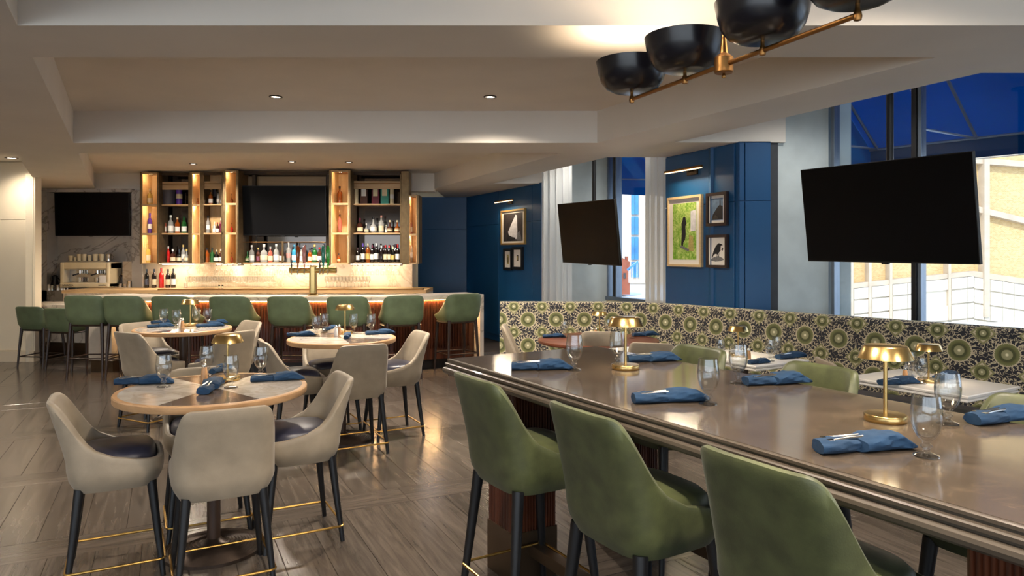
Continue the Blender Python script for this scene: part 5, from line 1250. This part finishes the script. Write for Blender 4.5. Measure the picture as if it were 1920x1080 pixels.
def foliage():
    m, n, l, p = nm('photo_foliage'); t = N(n, 'ShaderNodeTexCoord'); v = N(n, 'ShaderNodeTexVoronoi', Scale=42.0); l.new(t.outputs['Object'], v.inputs['Vector'])
    r = N(n, 'ShaderNodeValToRGB'); e = r.color_ramp.elements; e[0].color = S(50, 96, 30); e[1].color = S(226, 236, 150); k_ = e.new(.45); k_.color = S(118, 168, 46); z = N(n, 'ShaderNodeTexNoise', Scale=14.0, Detail=6.0); l.new(t.outputs['Object'], z.inputs['Vector'])
    mx = N(n, 'ShaderNodeMath', operation='MULTIPLY_ADD'); l.new(v.outputs['Distance'], mx.inputs[0]); mx.inputs[1].default_value = .5; ad = N(n, 'ShaderNodeMath', operation='SUBTRACT'); l.new(z.outputs['Fac'], ad.inputs[0]); ad.inputs[1].default_value = .15; l.new(ad.outputs[0], mx.inputs[2]); l.new(mx.outputs[0], r.inputs[0]); l.new(r.outputs[0], p.inputs['Base Color'])
foliage()
def flat(t, pts, lv, m, name='print'):
    y0 = -.0125-.0006*lv; n_ = len(pts); vs = [(x, y0, z) for x, z in pts]+[(x, y0+.0004, z) for x, z in pts]; fs = []
    for a, b, c in tessellate_polygon([[Vector((x, z, 0)) for x, z in pts]]): fs.append((a, b, c)); fs.append((a+n_, c+n_, b+n_))
    for i in range(n_): j = (i+1) % n_; fs.append((i, j, j+n_, i+n_))
    return MB().add(vs, fs).build(name, m, t)
def rect(w, h): return [(-w/2, -h/2), (w/2, -h/2), (w/2, h/2), (-w/2, h/2)]
LN2 = (P2a, P2b); LN1 = (P1a, P1b)
t, w, h = frame(LN2, 1257, 1320.5, 368, 500, .028, 'pale_wood_frame', 0, 'tall garden photograph with dark statue in a pale wood frame')
flat(t, rect(w*.76, h*.86), 1, 'photo_foliage')
flat(t, [(w*.20, -h*.0), (w*.36, -h*.0), (w*.36, h*.32), (w*.20, h*.30)], 2, 'photo_white'); flat(t, [(w*.12, -h*.3), (w*.3, -h*.3), (w*.28, -h*.08), (w*.16, -h*.05)], 2, 'ochre')
flat(t, [(-w*.10, -h*.20), (-w*.08, -h*.02), (-w*.09, h*.12), (-w*.05, h*.18), (-w*.04, h*.21), (w*.0, h*.23), (w*.04, h*.21), (w*.05, h*.17), (w*.08, h*.12), (w*.04, h*.08), (w*.05, -h*.05), (w*.03, -h*.13), (-w*.02, -h*.16), (-w*.05, -h*.24)], 3, 'ink'); flat(t, [(-w*.14, -h*.24), (-w*.1, -h*.21), (w*.16, -h*.27), (w*.14, -h*.31)], 4, 'photo_grey')
t, w, h = frame(LN2, 1331, 1369, 361, 424, .034, 'dark_wood_frame', 0, 'small harbour photograph in a dark frame, upper right of the garden picture')
flat(t, rect(w*.84, h*.88), 1, 'photo_white'); flat(t, rect(w*.76, h*.80), 2, 'photo_blue')
flat(t, [(-w*.3, -h*.38), (w*.36, -h*.38), (w*.36, h*.1), (w*.24, h*.13), (w*.22, h*.34), (w*.18, h*.34), (w*.17, h*.15), (w*.05, h*.08), (-w*.1, -h*.05), (-w*.25, -h*.2)], 3, 'ink'); flat(t, [(-w*.32, -h*.36), (-w*.1, -h*.2), (w*.1, -h*.3), (w*.05, -h*.36)], 4, 'photo_dark')
t, w, h = frame(LN2, 1331, 1370, 440, 502, .030, 'dark_wood_frame', 0, 'raven print on white paper in a dark frame, lower right')
flat(t, rect(w*.98, h*.98), 1, 'paper')
flat(t, [(-w*.30, -h*.20), (-w*.22, -h*.02), (-w*.10, h*.16), (w*.0, h*.24), (w*.10, h*.29), (w*.20, h*.27), (w*.34, h*.22), (w*.22, h*.20), (w*.20, h*.12), (w*.20, h*.02), (w*.10, -h*.06), (w*.05, -h*.12), (-w*.1, -h*.10), (-w*.2, -h*.14), (-w*.26, -h*.24)], 2, 'ink')
flat(t, [(w*.24, h*.06), (w*.32, h*.14), (w*.36, h*.08), (w*.30, h*.0)], 2, 'ink')
flat(t, [(-w*.38, -h*.34), (-w*.26, -h*.24), (-w*.1, -h*.2), (w*.1, -h*.18), (w*.3, -h*.24), (w*.4, -h*.3), (w*.2, -h*.36), (-w*.1, -h*.38)], 2, 'photo_grey'); 
for x in (-.02, .08): flat(t, [(w*x, -h*.2), (w*(x+.03), -h*.2), (w*(x+.05), -h*.08), (w*(x+.02), -h*.08)], 3, 'ink')
t, w, h = frame(LN1, 943, 988, 393, 459, .03, 'gold_frame', 0, 'black and white photograph of a white sail in a gold frame')
flat(t, rect(w*.86, h*.88), 1, 'photo_dark'); flat(t, [(-w*.2, -h*.35), (-w*.22, -h*.15), (w*.12, h*.38), (w*.18, h*.36), (w*.20, -h*.1), (w*.2, -h*.38)], 2, 'photo_white'); flat(t, [(-w*.26, -h*.42), (-w*.22, -h*.12), (-w*.18, -h*.24), (-w*.05, -h*.3), (w*.1, -h*.33), (w*.1, -h*.38), (-w*.1, -h*.42)], 3, 'ink'); flat(t, [(w*.18, -h*.42), (w*.2, -h*.2), (w*.3, -h*.12), (w*.36, -h*.3), (w*.38, -h*.42)], 3, 'photo_grey')
t, w, h = frame(LN1, 948.5, 964, 466, 506.5, .05, 'black_paint', 0, 'narrow black framed ochre sketch, left of the twin pair')
flat(t, [(-w*.15, -h*.3), (w*.15, -h*.3), (w*.2, h*.0), (w*.1, h*.3), (-w*.15, h*.28), (-w*.2, 0)], 1, 'ochre'); flat(t, [(-w*.05, -h*.2), (w*.08, -h*.18), (w*.06, h*.15), (-w*.05, h*.1)], 2, 'photo_dark')
t, w, h = frame(LN1, 965, 984, 463, 505.5, .05, 'black_paint', 0, 'narrow black framed sketch, right of the twin pair')
flat(t, [(-w*.1, -h*.15), (w*.1, -h*.15), (w*.1, h*.18), (-w*.1, h*.18)], 1, 'photo_dark'); flat(t, [(-w*.03, -h*.1), (w*.04, -h*.1), (w*.04, h*.12), (-w*.03, h*.12)], 2, 'ochre')
def piclight(line, px0, px1, py, label):
    c, rz = place_on(line, (px0+px1)/2, py, .02); w = dist(ray_line(px0, *line), ray_line(px1, *line))
    t = empty('picture_light', tuple(c), rz); tag(t, label, 'light')
    MB().rbox(-.09, .09, -.03, .0, -.04, .04, .004).build('wall_plate', 'bronze_dark', t)
    MB().tube([(-.03, -.02, 0), (-.03, -.14, .02)], .006).build('arm', 'bronze_dark', t); MB().tube([(.03, -.02, 0), (.03, -.14, .02)], .006).build('arm', 'bronze_dark', t)
    MB().tube([(-w/2, -.15, .02), (w/2, -.15, .02)], .016, 12).build('lamp_tube', 'brass_dull', t); MB().box(-w/2+.01, w/2-.01, -.165, -.139, -.001, .006).build('diffuser', 'glow_picture', t)
    d = Matrix.Rotation(rz, 3, 'Z') @ Vector((0, -.15, -.01)); L = lamp('picture_lamp', 'AREA', tuple(c+d), 9.0, WARM, w*.9, (D(25)*-1, 0, rz), shape='RECTANGLE', size_y=.03)
piclight(LN2, 1268, 1338, 322, 'brass picture light above the garden picture'); piclight(LN1, 943, 977, 379, 'brass picture light above the sailing picture')
